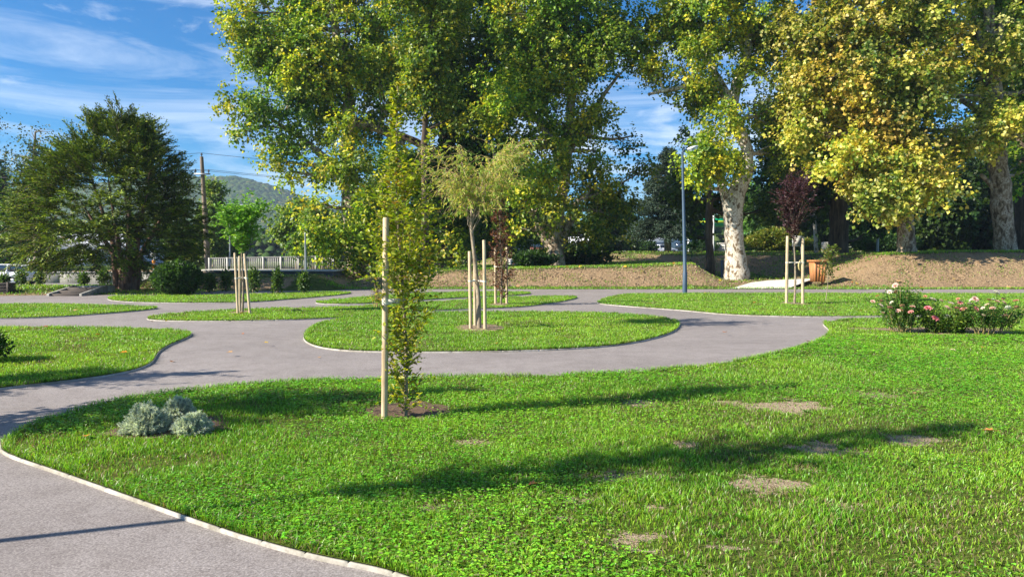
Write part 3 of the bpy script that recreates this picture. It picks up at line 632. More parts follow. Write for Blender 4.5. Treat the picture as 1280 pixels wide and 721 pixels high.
# T6 white-trunked plane beside the gravel path
d = 47; gb6 = ground_at(920, d)
tree('plane_tree', 'plane with thick white mottled trunk beside the pale gravel path', 'tree', gb6,
    [[(gb6 - V((0, 0, .4)), .98)] + S(d, (921, 342, 18), (919, 320, 14.5), (917, 290, 13.5), (916, 262, 14), (920, 243, 13), (932, 215, 10.5), (934, 185, 8.5), (921, 158, 8.5), (913, 135, 8), (905, 112, 6), (888, 80, 4.5), (880, 20, 3.5), (880, -60, 2)),
     S(d, (915, 135, 8), (922, 100, 7), (934, 70, 6), (938, 30, 5), (942, -30, 4), (945, -80, 3)), S(d, (912, 262, 9), (903, 235, 6), (895, 205, 4.5), (884, 175, 3)), S(d, (905, 112, 5), (870, 105, 4), (840, 112, 3), (810, 118, 2))],
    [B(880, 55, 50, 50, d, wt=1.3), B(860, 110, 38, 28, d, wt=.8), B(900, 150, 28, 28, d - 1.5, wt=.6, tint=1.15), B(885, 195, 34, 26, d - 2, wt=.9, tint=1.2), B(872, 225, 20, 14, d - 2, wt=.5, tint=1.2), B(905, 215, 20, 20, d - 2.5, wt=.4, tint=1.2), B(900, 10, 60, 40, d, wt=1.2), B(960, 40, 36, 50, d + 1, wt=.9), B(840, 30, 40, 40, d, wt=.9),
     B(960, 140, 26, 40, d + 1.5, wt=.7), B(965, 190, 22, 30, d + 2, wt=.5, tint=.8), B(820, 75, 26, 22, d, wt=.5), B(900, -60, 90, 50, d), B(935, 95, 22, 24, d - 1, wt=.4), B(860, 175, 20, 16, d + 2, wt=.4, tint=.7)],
    cols=GREENS, w=(2, 3, 3, 1.9), nleaf=110000, lsize=.20, bark='bark_plane', group=GP, seed=5, thr=.46, twig=.32)
# T7 yellow tree
d = 45; g7 = ground_at(1133, d)
YEL = [(.15, .23, .02), (.36, .37, .04), (.66, .54, .10), (.84, .67, .20)]
tree('maple_tree', 'bright yellow-leaved tree on top of the right bank, boughs hanging low over its trunk', 'tree', g7,
    [[(g7 - V((0, 0, .4)), .72)] + S(d, (1133, 305, 13), (1132, 280, 11.5), (1131, 240, 11), (1128, 180, 9.5), (1122, 120, 8), (1112, 50, 6), (1108, -50, 4)),
     S(d, (1128, 190, 7), (1095, 165, 5), (1060, 140, 4), (1010, 120, 3)), S(d, (1128, 160, 6), (1160, 120, 5), (1190, 80, 4)), S(d, (1115, 80, 5), (1080, 40, 4), (1050, 10, 3))],
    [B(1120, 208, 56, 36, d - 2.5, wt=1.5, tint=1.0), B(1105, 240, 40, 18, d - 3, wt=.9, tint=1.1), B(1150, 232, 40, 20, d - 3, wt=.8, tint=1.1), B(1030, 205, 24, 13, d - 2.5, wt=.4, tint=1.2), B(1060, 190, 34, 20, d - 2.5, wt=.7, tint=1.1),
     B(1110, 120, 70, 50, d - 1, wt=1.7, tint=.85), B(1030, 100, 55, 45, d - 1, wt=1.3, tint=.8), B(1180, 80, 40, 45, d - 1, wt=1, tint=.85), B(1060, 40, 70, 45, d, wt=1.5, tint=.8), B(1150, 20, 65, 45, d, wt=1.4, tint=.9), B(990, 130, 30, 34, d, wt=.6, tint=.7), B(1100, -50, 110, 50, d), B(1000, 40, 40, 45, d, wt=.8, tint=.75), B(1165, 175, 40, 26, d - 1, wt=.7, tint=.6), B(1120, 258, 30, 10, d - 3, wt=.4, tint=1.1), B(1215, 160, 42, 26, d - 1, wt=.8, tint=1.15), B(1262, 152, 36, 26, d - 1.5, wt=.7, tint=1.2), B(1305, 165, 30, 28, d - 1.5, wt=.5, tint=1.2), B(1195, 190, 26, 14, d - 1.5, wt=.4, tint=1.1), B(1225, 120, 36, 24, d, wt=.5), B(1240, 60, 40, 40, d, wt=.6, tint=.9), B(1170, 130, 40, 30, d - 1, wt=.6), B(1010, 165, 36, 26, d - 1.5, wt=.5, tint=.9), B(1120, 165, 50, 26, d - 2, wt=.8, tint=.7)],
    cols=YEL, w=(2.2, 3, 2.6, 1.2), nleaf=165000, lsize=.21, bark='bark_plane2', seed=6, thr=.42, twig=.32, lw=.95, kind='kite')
# T8 far right plane
d = 46; g8 = ground_at(1256, d)
tree('plane_tree', 'plane with tall bare brown trunk at the far right edge', 'tree', g8,
    [[(g8 - V((0, 0, .4)), .85)] + S(d, (1255, 290, 14), (1251, 240, 14), (1247, 200, 12.5), (1246, 140, 11), (1240, 80, 9), (1236, 20, 7), (1230, -60, 5)), S(d, (1240, 90, 6), (1250, 40, 5), (1262, -20, 4)),
     S(d, (1246, 160, 6), (1225, 140, 5), (1200, 125, 3)), S(d, (1240, 100, 6), (1228, 60, 4.5), (1218, 20, 3)),S(d, (1252, 255, 7), (1240, 232, 4), (1226, 218, 2.5))],
    [B(1270, 60, 30, 50, d + 2, wt=.8, tint=.8), B(1230, 40, 30, 40, d + 2, wt=.7, tint=1.0), B(1290, 20, 40, 60, d), B(1260, -40, 60, 40, d),
     B(1300, 110, 40, 40, d), B(1220, 100, 24, 20, d + 2, wt=.4, tint=.8), B(1278, 215, 30, 20, d + 3, wt=.5, tint=.8)],
    cols=GREENS, w=(3, 3, 2, 1), nleaf=45000, lsize=.25, bark='bark_plane2', group=GP, seed=7, thr=.47)
tree('plane_tree', 'thinner grey trunk close behind the far right plane, half hidden by it', 'tree', ground_at(1276, 56), [[(ground_at(1276, 56), .7)] + S(56, (1276, 240, 9), (1278, 150, 8), (1282, 0, 5))],
    [B(1290, 100, 60, 60, 56, wt=1), B(1300, 200, 50, 40, 56), B(1276, 232, 16, 16, 53, wt=.4, tint=3), B(1260, 10, 60, 50, 56)], nleaf=20000, lsize=.3, bark='bark_dark', seed=8, cols=GREENS[:3], w=(3, 2, 1))
# T9 conifer
d = 72
def conifer(name, label, px, top, bot, base_py, halfw, d, cols, seed):
    global rng
    rng = np.random.default_rng(seed); b = ground_at(px, d); root = thing(name, b, label, 'tree'); T = W(px, top, d); tb = MB(); lb = MB()
    tb.tube([V((0, 0, -.2)), V((0, 0, T.z - b.z))], [.38, .03], 10)
    z0 = W(px, bot, d).z - b.z; z1 = T.z - b.z; hw = halfw / F * d
    for i in range(260):
        t = rng.random() ** 1.15; z = z0 + (z1 - z0) * t; L = hw * (1 - t) ** .75 * rng.uniform(.65, 1.1) + .25; a = rng.uniform(0, tau)
        p0 = V((0, 0, z)); p2 = V((cos(a) * L, sin(a) * L, z - .12 * L + .1)); p1 = p0.lerp(p2, .5) + V((0, 0, .18 * L)); bp = bez(p0, p1, p2, 4)
        tb.tube(bp, [.05, .04, .03, .02, .01], 4)
        n = int(110 * L); tt = rng.random(n) ** .7; Q = np.array([list(bp[0].lerp(bp[-1], q) + V((0, 0, .09 * L * sin(pi * q)))) for q in tt]); Q += rng.normal(0, .10 + .05 * L, Q.shape) * [1, 1, .6]
        A = unit(np.array([[cos(a), sin(a), -.25]]) + rng.normal(0, .6, (n, 3))); lb.leaves(Q, A, rdir(n), rng.uniform(.16, .34, n), .10, palette(n, cols, [1] * len(cols)) * rng.uniform(.6, 1.3, (n, 1)), 'kite')
    tb.build('trunk', M['bark_plane2'], root, smooth=True); lb.build('crown', M['needle'], root); return root
conifer('spruce_tree', 'dark blue-green conifer rising behind the bank left of the blue lamp post', 834, 186, 296, 322, 48, d, [(.035, .065, .045), (.05, .09, .055), (.08, .12, .08)], 9)
# T10 slim dark trunk
d = 50; tree('slender_tree', 'slim dark-barked tree between the blue lamp post and the white-trunked plane', 'tree', ground_at(888, d), [[(ground_at(888, d) - V((0, 0, .2)), .42)] + S(d, (887, 320, 6), (886, 280, 5.5), (887, 230, 4.5), (884, 180, 3))],
    [B(866, 250, 28, 12, d + 2, wt=.6, tint=.7), B(850, 235, 26, 16, d + 3, wt=.5, tint=.6), B(905, 245, 24, 14, d + 2, wt=.5, tint=.6), B(872, 297, 14, 5, d + 2, wt=.4, tint=.7), B(950, 262, 16, 20, d + 3, wt=.3, tint=.7)], nleaf=8000, lsize=.25, bark='bark_dark', cols=GREENS[:2], w=(3, 1), seed=10)
# T11 lime behind the bin, shade put into its dark leaf colour
d = 60; g = ground_at(1046, 54)
tree('linden_tree', 'broad tree with shade-darkened leaf colour and black trunk rising behind the wooden bin', 'tree', g, [[(g - V((0, 0, .3)), .95)] + S(54, (1048, 310, 14), (1049, 270, 13), (1050, 230, 12), (1046, 160, 9), (1040, 100, 6))],
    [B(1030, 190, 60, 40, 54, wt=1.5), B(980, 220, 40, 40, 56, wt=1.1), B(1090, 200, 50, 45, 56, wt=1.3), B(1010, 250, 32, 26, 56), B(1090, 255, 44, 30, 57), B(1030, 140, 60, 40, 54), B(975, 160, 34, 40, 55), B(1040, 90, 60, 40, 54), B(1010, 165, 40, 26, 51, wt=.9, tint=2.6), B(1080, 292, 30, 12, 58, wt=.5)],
    cols=[(.035, .09, .012), (.05, .12, .014), (.07, .15, .016)], w=(3, 2, 1), nleaf=60000, lsize=.26, bark='bark_dark', seed=11, thr=.36)
# background wood on the right: individual trees, shade of crowns around painted as dark greens
k = 0
for (px, top, w_, dd, lab) in [(1105, 175, 55, 74, 'dark tree behind the linden and the low clipped hedge mound'), (1165, 190, 60, 70, 'dense dark tree filling the gap right of the yellow tree trunk'), (1215, 180, 55, 76, 'dark tree in the wood between the yellow tree and right edge plane'),
                          (1290, 160, 70, 72, 'dark tree behind the right edge plane'), (1360, 120, 80, 70, 'dark tree closing the wood beyond the right edge'), (985, 215, 50, 84, 'mid green tree far behind the purple sapling'), (945, 235, 30, 95, 'light green tree far off right of the white trunk'), (1040, 205, 60, 90, 'tree in the far wood behind the black trunk')]:
    k += 1; hh = (320 - top); li = 1.2 if k in (6,) else (2.6 if k == 7 else .85)
    tree('wood_tree', lab, 'tree', ground_at(px, dd), [[(ground_at(px, dd), .38)] + S(dd, (px, 280, 4), (px + 2, 230, 3.5), (px, top + 20, 2))],
         [B(px, top + hh * .25, w_ * .8, hh * .28, dd, tint=li), B(px - w_ * .4, top + hh * .5, w_ * .6, hh * .28, dd, tint=li), B(px + w_ * .4, top + hh * .5, w_ * .6, hh * .28, dd, tint=li), B(px, top + hh * .78, w_ * .9, hh * .20, dd, tint=li)],
         cols=[(.03, .07, .012), (.045, .095, .014), (.07, .12, .016)], w=(3, 2, 1), nleaf=24000, lsize=.36, bark='bark_dark', seed=20 + k, thr=.33, group='trees of the dark wood on the right', nsub=7)
for (px, top, w_, dd, li, lab) in [(650, 215, 50, 92, 1.0, 'tree behind the distant steps and red-brown boards'), (560, 230, 60, 80, .8, 'dark tree behind the grove left of the steps'), (610, 200, 60, 84, .7, 'dark tree behind the willow sapling'), (475, 235, 50, 78, 1.0, 'tree behind the big left plane trunk'), (770, 240, 40, 100, .8, 'tree beyond the road left of the conifer')]:
    k += 1; hh = (322 - top)
    tree('wood_tree', lab, 'tree', ground_at(px, dd), [[(ground_at(px, dd), .38)] + S(dd, (px, 280, 4), (px + 2, 250, 3.5), (px, top + 20, 2))],
         [B(px, top + hh * .25, w_ * .8, hh * .28, dd, tint=li), B(px - w_ * .4, top + hh * .5, w_ * .6, hh * .28, dd, tint=li), B(px + w_ * .4, top + hh * .5, w_ * .6, hh * .28, dd, tint=li), B(px, top + hh * .72, w_ * .7, hh * .18, dd, tint=li)],
         cols=[(.035, .085, .012), (.055, .11, .014), (.09, .14, .016)], w=(3, 2, 1), nleaf=18000, lsize=.36, bark='bark_dark', seed=20 + k, thr=.33, group='trees behind the grove', nsub=7)  # shade behind the grove is put into these dark leaf colours
# light green trees by the railing, poplars
LG = [(.10, .19, .025), (.16, .25, .03), (.24, .30, .04)]
for (px, top, bot, w_, dd, lab) in [(372, 242, 322, 34, 70, 'light green feathery tree behind the railing right of the hill'), (405, 252, 318, 26, 66, 'light green tree behind the railing beside the big plane trunk'), (268, 226, 330, 13, 78, 'narrow pale green poplar behind the utility pole'), (284, 262, 330, 12, 80, 'shorter poplar between the utility pole and left street lamp'), (235, 285, 330, 26, 74, 'dark bushy tree between the yew and utility pole')]:
    k += 1; hh = bot - top; dk = .45 if px == 235 else 1
    tree('poplar_tree' if w_ < 20 else 'roadside_tree', lab, 'tree', ground_at(px, dd), [[(ground_at(px, dd), .22)] + S(dd, (px, bot, 2.5), (px, top + hh * .5, 2), (px, top + 6, .8))],
         [B(px, top + hh * .2, w_ * .6, hh * .22, dd, tint=dk), B(px - w_ * .3, top + hh * .5, w_ * .65, hh * .28, dd, tint=dk), B(px + w_ * .3, top + hh * .5, w_ * .65, hh * .28, dd, tint=dk), B(px, top + hh * .8, w_ * .8, hh * .22, dd, tint=dk)],
         cols=LG, w=(2, 2, 1), nleaf=12000, lsize=.28, bark='bark_young', seed=20 + k, thr=.36, nsub=7, twig=.3)
# T1 yew
rng = np.random.default_rng(77); d = 35; gY = ground_at(158, d)
root = thing('yew_tree', gY, 'big spreading yew with reddish multi-stemmed trunk and spiky top on the left lawn', 'tree'); tb = MB(); lb = MB()
def Yp(px, py, dd=0): return W(px, py, d + dd) - gY
for k_, (x0, x1, x2, y2, dd) in enumerate([(148, 142, 100, 250, .2), (154, 150, 135, 220, -.2), (159, 160, 165, 180, 0), (164, 170, 190, 200, .3), (168, 176, 215, 250, 0), (152, 146, 110, 210, 1.0), (163, 165, 150, 170, 1.2), (158, 162, 185, 240, -1.3)]):
    tb.tube([Yp(x0, 368), Yp((x0 + x1) / 2 , 345, dd * .2), Yp(x1, 318, dd * .5), Yp((x1 + x2) / 2, (318 + y2) / 2, dd), Yp(x2, y2, dd * 1.5)], [.20, .15, .12, .08, .02], 9)
tb.tube([Yp(158, 370), Yp(158, 330)], [.42, .26], 10)
YC = [(.08, .145, .012), (.17, .25, .018), (.31, .36, .03), (.035, .07, .012)]
sprs = []
prof = [(150, 3), (165, 22), (185, 46), (210, 72), (240, 90), (270, 100), (300, 104), (328, 70)]
for i in range(2800):
    py = 330 - 168 * rng.random() ** 1.15; hw = np.interp(py, [p[0] for p in prof], [p[1] for p in prof]); a = rng.uniform(0, tau); u = rng.uniform(.15, 1.0) ** .6
    cx = np.interp(py, [140, 200, 320], [150, 143, 138]) 
    X_ = cos(a) * u * hw / F * d; Y_ = sin(a) * u * hw / F * d * .95
    p = Yp(cx, py); p = V((p.x + X_, p.y + Y_, p.z)); sprs.append((p, a, u, py))
Qn = noise(np.array([list(q[0]) for q in sprs]) / 1.15, 91); sprs = [q for q, v_ in zip(sprs, Qn) if v_ > .38]
sprs = [q for q in sprs if not (q[3] > 298 and q[2] < .62)]
for i in range(34):
    px = rng.uniform(60, 235); py = np.interp(px, [40, 70, 110, 150, 170, 200, 235], [228, 196, 168, 142, 158, 194, 240]) + rng.uniform(0, 22); p = Yp(px, py, rng.uniform(-1.5, 1.5))
    for j in range(3): sprs.append((p - V((0, 0, .5 * j)), rng.uniform(0, tau), 9, py))
for (p, a, u, py) in sprs:
    if u == 9:
        up_ = 1.7; u = 1
    else: up_ = .15 + 1.0 * max(0, (250 - py) / 110) - .5 * max(0, (py - 290) / 40); L = rng.uniform(.7, 1.5); cf = rng.uniform(.5, 1.6)
    D = V((cos(a) * rng.uniform(.6, 1), sin(a) * rng.uniform(.6, 1), up_ + rng.normal(0, .25))).normalized()
    e = p + D * L + V((0, 0, -.12)); m_ = p.lerp(e, .5) + V((0, 0, .10)); bp = bez(p, m_, e, 4); 
    if u > .6: tb.tube(bp, [.014, .012, .009, .006, .003], 3, cap=False)
    n = 46; t = rng.random(n); base_ = np.array([list(m_ * 2 * q * (1 - q) + p * (1 - q) ** 2 + e * q * q) for q in t])
    flat = np.array([-sin(a), cos(a), 0.]); flat = unit(np.tile(flat, (n, 1)) + rng.normal(0, .25, (n, 3))) * np.where(rng.random(n) < .5, 1, -1)[:, None]
    A = unit(flat * .75 + np.array(D) * 1.0 + rng.normal(0, .15, (n, 3))); ln = (.10 + .26 * (1 - t)) * rng.uniform(.6, 1.2, n)
    base_ = base_ + A * (ln * rng.random(n) * .6)[:, None] + rng.normal(0, .03, (n, 3))
    c = palette(n, YC, (3, 3, 1.6, 1.5)) * cf
    lb.leaves(base_, A, unit(rng.normal(0, .45, (n, 3)) + np.array([-.3, -.2, .9])), ln, .052, c, 'kite')
tb.build('trunk', M['bark_yew'], root, smooth=True); lb.build('crown', M['needle'], root)
# T2 left edge trees
tree('roadside_tree', 'dark green leafy tree cut by the left edge behind the yew', 'tree', ground_at(10, 62), [[(ground_at(10, 62), .35)] + S(62, (8, 290, 5), (5, 220, 3))],
     [B(-10, 240, 50, 50, 62, wt=1.2), B(25, 275, 34, 42, 61, wt=1), B(-20, 292, 50, 35, 61), B(40, 250, 26, 26, 61, wt=.5), B(-30, 190, 34, 26, 62, wt=.6), B(30, 312, 40, 16, 61, wt=.7)], cols=[(.04, .10, .014), (.06, .14, .016), (.08, .16, .02)], w=(2, 2, 1), nleaf=26000, lsize=.24, bark='bark_dark', seed=50, thr=.38)
tree('roadside_tree', 'open feathery tree with thin bluish crown between the left edge and yew', 'tree', ground_at(48, 52), [[(ground_at(48, 52), .25)] + S(52, (45, 290, 4), (42, 220, 3), (44, 165, 1.2))],
     [B(45, 175, 24, 20, 52, wt=.7), B(25, 195, 22, 22, 52, wt=.6), B(60, 165, 22, 16, 52, wt=.5), B(50, 215, 34, 26, 52), B(75, 190, 20, 22, 52, wt=.5)], cols=[(.05, .08, .04), (.08, .12, .05)], w=(2, 1), nleaf=7000, lsize=.17, bark='bark_young', seed=51, thr=.50, per=8, limb=.03)
tree('roadside_tree', 'bare-twigged tree top just entering at the left edge', 'tree', ground_at(-40, 50), [[(ground_at(-40, 50), .3)] + S(50, (-42, 260, 4), (-36, 190, 3), (-26, 140, 1.2))],
     [B(-18, 150, 18, 20, 50, wt=.5), B(-30, 185, 20, 20, 50, wt=.6)], cols=[(.05, .08, .03), (.10, .10, .03)], w=(2, 1), nleaf=1800, lsize=.15, bark='bark_young', seed=52, thr=.5, per=6)
# weeping willow far behind
rng = np.random.default_rng(88); d = 82; gw = ground_at(683, d); root = thing('weeping_willow', gw, 'pale weeping willow hanging over the red-brown boards behind the bank', 'tree'); tb = MB(); lb = MB()
tb.tube([V((0, 0, 0)), V((.2, 0, 3))], [.35, .2], 8)
for i in range(150):
    a = rng.uniform(0, tau); r = rng.uniform(.2, 2.4); top = V((cos(a) * r * .8, sin(a) * r * .8, 6.4 - r * r * .3)); bp = bez(V((0, 0, 3)), V((top.x * .3, top.y * .3, 6.2)), top, 3)
    tb.tube(bp, [.05, .03, .02, .01], 3, cap=False)
    Ld = rng.uniform(1.8, 3.6); n = 70; t = rng.random(n); P = np.array([list(top + V((cos(a) * .3 * q, sin(a) * .3 * q, -Ld * q))) for q in t]) + rng.normal(0, .10, (n, 3))
    lb.leaves(P, unit(np.array([[0, 0, -1.]]) + rng.normal(0, .25, (n, 3))), rdir(n), rng.uniform(.2, .4, n), .07, palette(n, [(.12, .19, .04), (.2, .27, .06)], (1, 1)) * rng.uniform(.7, 1.3), 'kite')
tb.build('trunk', M['bark_dark'], root); lb.build('crown', M['leaf'], root)
# ================================================================== SAPLINGS
def sapling(name, label, base, Ht, lean, trunk_r, prof, nb, cols, w, leaf, bark, el=1.0, group=None, bare=.15, cat='sapling', seed=0, sub=3, lpm=26, dens=1, offset=(0, 0), kind='oval', lw=.55, bloom=None):
    """prof: list of (height fraction, branch reach in metres)"""
    global rng
    rng = np.random.default_rng(seed); root = thing(name, base, label, cat, group); tb = MB(); lb = MB()
    tp = [V((lean[0] * t + .02 * Ht * .4 * sin(t * 7), lean[1] * t, Ht * t)) for t in np.linspace(0, 1, 12)]
    tp[0].z = -.03; tb.tube(tp, [trunk_r * (1 - .85 * t) + .002 for t in np.linspace(0, 1, 12)], 8)
    def at(t): i = min(10, int(t * 11)); return tp[i].lerp(tp[i + 1], t * 11 - i)
    hs = [p[0] for p in prof]; rs = [p[1] for p in prof]; LP_, LA, LN = [], [], []
    def twig(p, D, L, r, lev):
        e = p + D * L; m_ = p.lerp(e, .5) + V(rng.normal(0, .06, 3)) * L; n = 5; bp = bez(p, m_, e, n)
        tb.tube(bp, list(np.linspace(r, max(.0008, r * .3), n + 1)), 4, cap=False)
        k = max(2, int(L * lpm * dens)); t = np.linspace(.12, 1, k)
        for i, q in enumerate(t):
            pt = p * (1 - q) ** 2 + m_ * 2 * q * (1 - q) + e * q * q; sd = D.cross(V((0, 0, 1))); sd = sd.normalized() if sd.length > .01 else V((1, 0, 0))
            sgn = 1 if i % 2 else -1; LP_.append(pt); LA.append(D * .7 + sd * sgn * 1.0 + V(rng.normal(0, .35, 3))); LN.append(V((0, 0, 1)) + V(rng.normal(0, .55, 3)))
        if lev > 0:
            for j in range(sub):
                q = rng.uniform(.25, .95); pt = p.lerp(e, q); D2 = (D + V(rng.normal(0, .6, 3))).normalized(); twig(pt, D2, L * rng.uniform(.25, .5), r * .5, lev - 1)
    for i in range(nb):
        t = bare + (1 - bare) * ((i + rng.random()) / nb); reach = np.interp(t, hs, rs) * rng.uniform(.45, 1.1)
        if reach < .02: continue
        a = rng.uniform(0, tau) ; e_ = el * rng.uniform(.6, 1.4); D = V((cos(a), sin(a), e_)).normalized(); L = reach / max(.35, math.hypot(D.x, D.y))
        p = at(t * .985); p = p + V((offset[0] * t, offset[1] * t, 0)) * 0; twig(p, D, L, max(.0015, trunk_r * .28 * (1.1 - t)), 1)
    # tip leaves
    P = np.array([list(p) for p in LP_]); A = np.array([list(p) for p in LA]); Nn = np.array([list(p) for p in LN]); n = len(P)
    s = leaf * rng.uniform(.6, 1.25, n); c = palette(n, cols, w) * rng.uniform(.75, 1.25, (n, 1)); lb.leaves(P, A, Nn, s, s * lw, c, kind)
    tb.build('trunk', M[bark], root, smooth=True); lb.build('crown', M['leaf'], root); return root
HB = [(.18, .27, .018), (.34, .39, .026), (.50, .47, .035), (.38, .24, .03)]
d = 7.37; bH = G(507, 522, LZ)
front = sapling('hornbeam_sapling', 'tall narrow hornbeam sapling tied to a single stake on the near lawn', bH, 3.25, (-.09, .12), .017,
    [(0, .22), (.06, .26), (.2, .28), (.35, .36), (.5, .42), (.62, .36), (.68, .22), (.78, .13), (.88, .10), (.95, .08), (1, .04)], 160, HB, (3, 3.4, 1.6, .4), .055, 'bark_young', 1.4, bare=.01, seed=201, lpm=34, sub=4, lw=.55)
sapling('hornbeam_sapling', 'taller young tree beyond the left edge whose shadow crosses the near lawn', V((-5.3, 3.25, LZ)), 6.7, (.05, .05), .045,
    [(.40, .25), (.48, .42), (.6, .5), (.75, .42), (.9, .25), (1, .08)], 105, HB, (3, 3.4, 1.6, .4), .085, 'bark_young', 1.1, bare=.42, seed=301, lpm=22, sub=5, lw=.7)
for (x, y, z, lab) in [(-9.0, 8.35, 3.6, 'hornbeam sapling beyond the left edge shading the path junction'), (-7.4, 6.2, 4.6, 'hornbeam sapling beyond the left edge shading the lawn tip')]:
    c_ = copy_tree(front); c_.location = (x, y, LZ); k_ = z / 3.25; c_.scale = (k_ * 1.7, k_ * 1.7, k_); c_.rotation_euler.z = x * 2; c_['label'] = lab; c_['group'] = 'saplings beyond the left edge'
d = 16.4; bWl = G(599, 411.5, LZ)
rng = np.random.default_rng(202); root = thing('willow_sapling', bWl, 'curly willow sapling with pale trunk and tangled yellow crown in the round lawn', 'sapling'); tb = MB(); tw = MB(); lb = MB()
def Wp(px, py, dd=0): return W(px, py, d + dd) - bWl
trk = [V((0, 0, -.03)), Wp(598, 370), Wp(593, 320), Wp(589, 285), Wp(590, 258)]; tb.tube(trk, [.055, .048, .042, .036, .026], 10)
limbs = []
for i in range(19):
    p = Wp(590, rng.uniform(258, 292)); a = rng.uniform(0, tau); r = rng.uniform(.35, 1.1); tx = cos(a) * r * 1.1 + .12; ty = sin(a) * r * .9; e = Wp(592, rng.uniform(180, 232)) ; e = V((e.x + tx, e.y + ty, e.z))
    m_ = V((p.x * .5 + e.x * .5 + rng.normal(0, .1), p.y * .5 + e.y * .5 + rng.normal(0, .1), p.z * .35 + e.z * .65)); bp = bez(p, m_, e, 7); bp = [q + V(rng.normal(0, .025, 3)) for q in bp]
    tb.tube(bp, list(np.linspace(.011, .004, 8)), 6); limbs.append((bp, a))
for bp, a in limbs:
    for j in range(25):
        i = rng.integers(2, 8); p = bp[i]; a2 = a + rng.normal(0, .9); L = rng.uniform(.25, .65); o_ = V((cos(a2), sin(a2), 0)); top = p + o_ * L * .45 + V((0, 0, rng.uniform(.12, .34))); e = p + o_ * L * rng.uniform(.8, 1.3) + V((0, 0, rng.uniform(-.34, .30)))
        b2 = bez(p, top, e, 7); b2 = [q + V(rng.normal(0, .012, 3)) for q in b2]; tw.tube(b2, list(np.linspace(.0052, .0025, 8)), 4, cap=False, c=(.30, .22, .07) if rng.random() < .7 else (.26, .12, .07))
        red = (p.x < -.35 and rng.random() < .7); n = 4 if red else 15; t = rng.random(n); P = np.array([list(p * (1 - q) ** 2 + top * 2 * q * (1 - q) + e * q * q) for q in t])
        A = unit(np.tile(list(e - top), (n, 1)) * .8 + np.array([[0, 0, -.25]]) + rng.normal(0, .3, (n, 3))); lb.leaves(P, A, rdir(n), rng.uniform(.07, .13, n), .02, palette(n, [(.28, .44, .06), (.46, .54, .09), (.64, .54, .13)], (3, 2, 2)), 'kite')
tb.build('trunk', M['bark_young'], root, smooth=True); tw.build('twigs', M['twig_tan'], root); lb.build('crown', M['leaf'], root)
d = 24.5; bB = G(626, 381, LZ)
sapling('beech_sapling', 'copper-brown leaved columnar sapling behind the curly willow sapling', bB, 3.9, (0, .05), .03, [(0, .35), (.2, .42), (.4, .38), (.6, .36), (.8, .28), (.95, .12), (1, .05)], 90,
    [(.11, .035, .018), (.17, .06, .03), (.24, .10, .05), (.07, .03, .016)], (3, 3, 1, 2), .085, 'bark_young', 1.2, bare=.03, seed=203, lpm=22, sub=3, lw=.65)
bP = G(993, 380, LZ)
sapling('plum_sapling', 'dark purple-leaved plum sapling between pale stakes on the right lawn', bP, 3.95, (-.02, .1), .04, [(.5, .25), (.56, .4), (.65, .62), (.75, .66), (.85, .52), (.95, .30), (1, .12)], 85,
    [(.050, .018, .028), (.085, .030, .045), (.13, .055, .07)], (3, 3, 1), .095, 'bark_young', 1.9, bare=.52, seed=204, lpm=20, sub=4, lw=.6)
bG = G(303, 391, LZ)
sapling('ball_sapling', 'fresh green ball-headed sapling held by three stakes on the crescent lawn', bG, 2.95, (.02, .05), .035, [(.55, .1), (.62, .45), (.72, .68), (.82, .66), (.92, .45), (1, .15)], 110,
    [(.09, .24, .03), (.15, .34, .04), (.24, .42, .05)], (2, 3, 1.4), .10, 'bark_young', .9, bare=.58, seed=205, lpm=24, sub=4, lw=.62)
# slender shrub by the bin
sapling('slender_shrub', 'thin leafy young shrub standing in front of the wooden bin', G(1032, 376, LZ), 1.95, (.22, .1), .014, [(.3, .05), (.5, .32), (.7, .42), (.9, .3), (1, .1)], 48, [(.09, .15, .02), (.16, .20, .03), (.24, .20, .04)], (2, 2, 1), .10, 'bark_young', .8, bare=.4, seed=206, lpm=14, sub=2, lw=.6, cat='shrub')
# stakes with ties
def stake(mb, a, b_, r): mb.tube([a, a.lerp(b_, .33), a.lerp(b_, .66), b_ - (b_ - a).normalized() * .012, b_], [r, r * 1.02, r * .99, r * .97, r * .8], 12)
def support(label, base, posts, tie_z, trunk, r=.035, group=None, tie_w=.03):
    root = thing('stake_support', base, label, 'tree stake', group)
    for (a, b_) in posts: mb = MB(); stake(mb, V(a) - base, V(b_) - base, r); mb.build('stake', M['stake'], root, smooth=True)
    mb = MB(); pts = []
    for (a, b_) in posts:
        a = V(a); b_ = V(b_); t = (tie_z - a.z) / (b_.z - a.z); pts.append(a.lerp(b_, t) - base)
    c = V(trunk) - base; 
    for q in pts:
        dd = (c - q); dd.z = 0; L = dd.length
        if L < 1e-3: continue
        dn = dd.normalized(); sd = V((-dn.y, dn.x, 0))
        for s_ in (-1, 1): mb.box((-.004, 0, -tie_w / 2), (.004, L, tie_w / 2), M=__import__('mathutils').Matrix.Translation(q + sd * s_ * (r * .8)) @ __import__('mathutils').Matrix.Rotation(math.atan2(-dn.x, dn.y), 4, 'Z'))
        mb.tube([q - V((0, 0, tie_w * .55)), q + V((0, 0, tie_w * .55))], r * 1.12, 12)
    mb.build('tie', M['strap'], root); return root
a = G(480.5, 525, LZ); b_ = W(482.5, 272, a.y + .02); b7 = front
tz = W(482, 377, a.y).z; support('single tall tan stake strapped to the hornbeam sapling', a, [(a - V((0, 0, .05)), b_)], tz, (bH.x - .01, bH.y + .03, tz), .031, None, .05)
def W3(px0, py0, px1, py1, dz=0, dd=0):
    a = G(px0, py0, LZ); return (a - V((0, 0, .04)), W(px1, py1, a.y + dd))
tz = W(600, 351, 16.4).z; tr = (W(597, 351, 16.4).x, 16.5, tz)
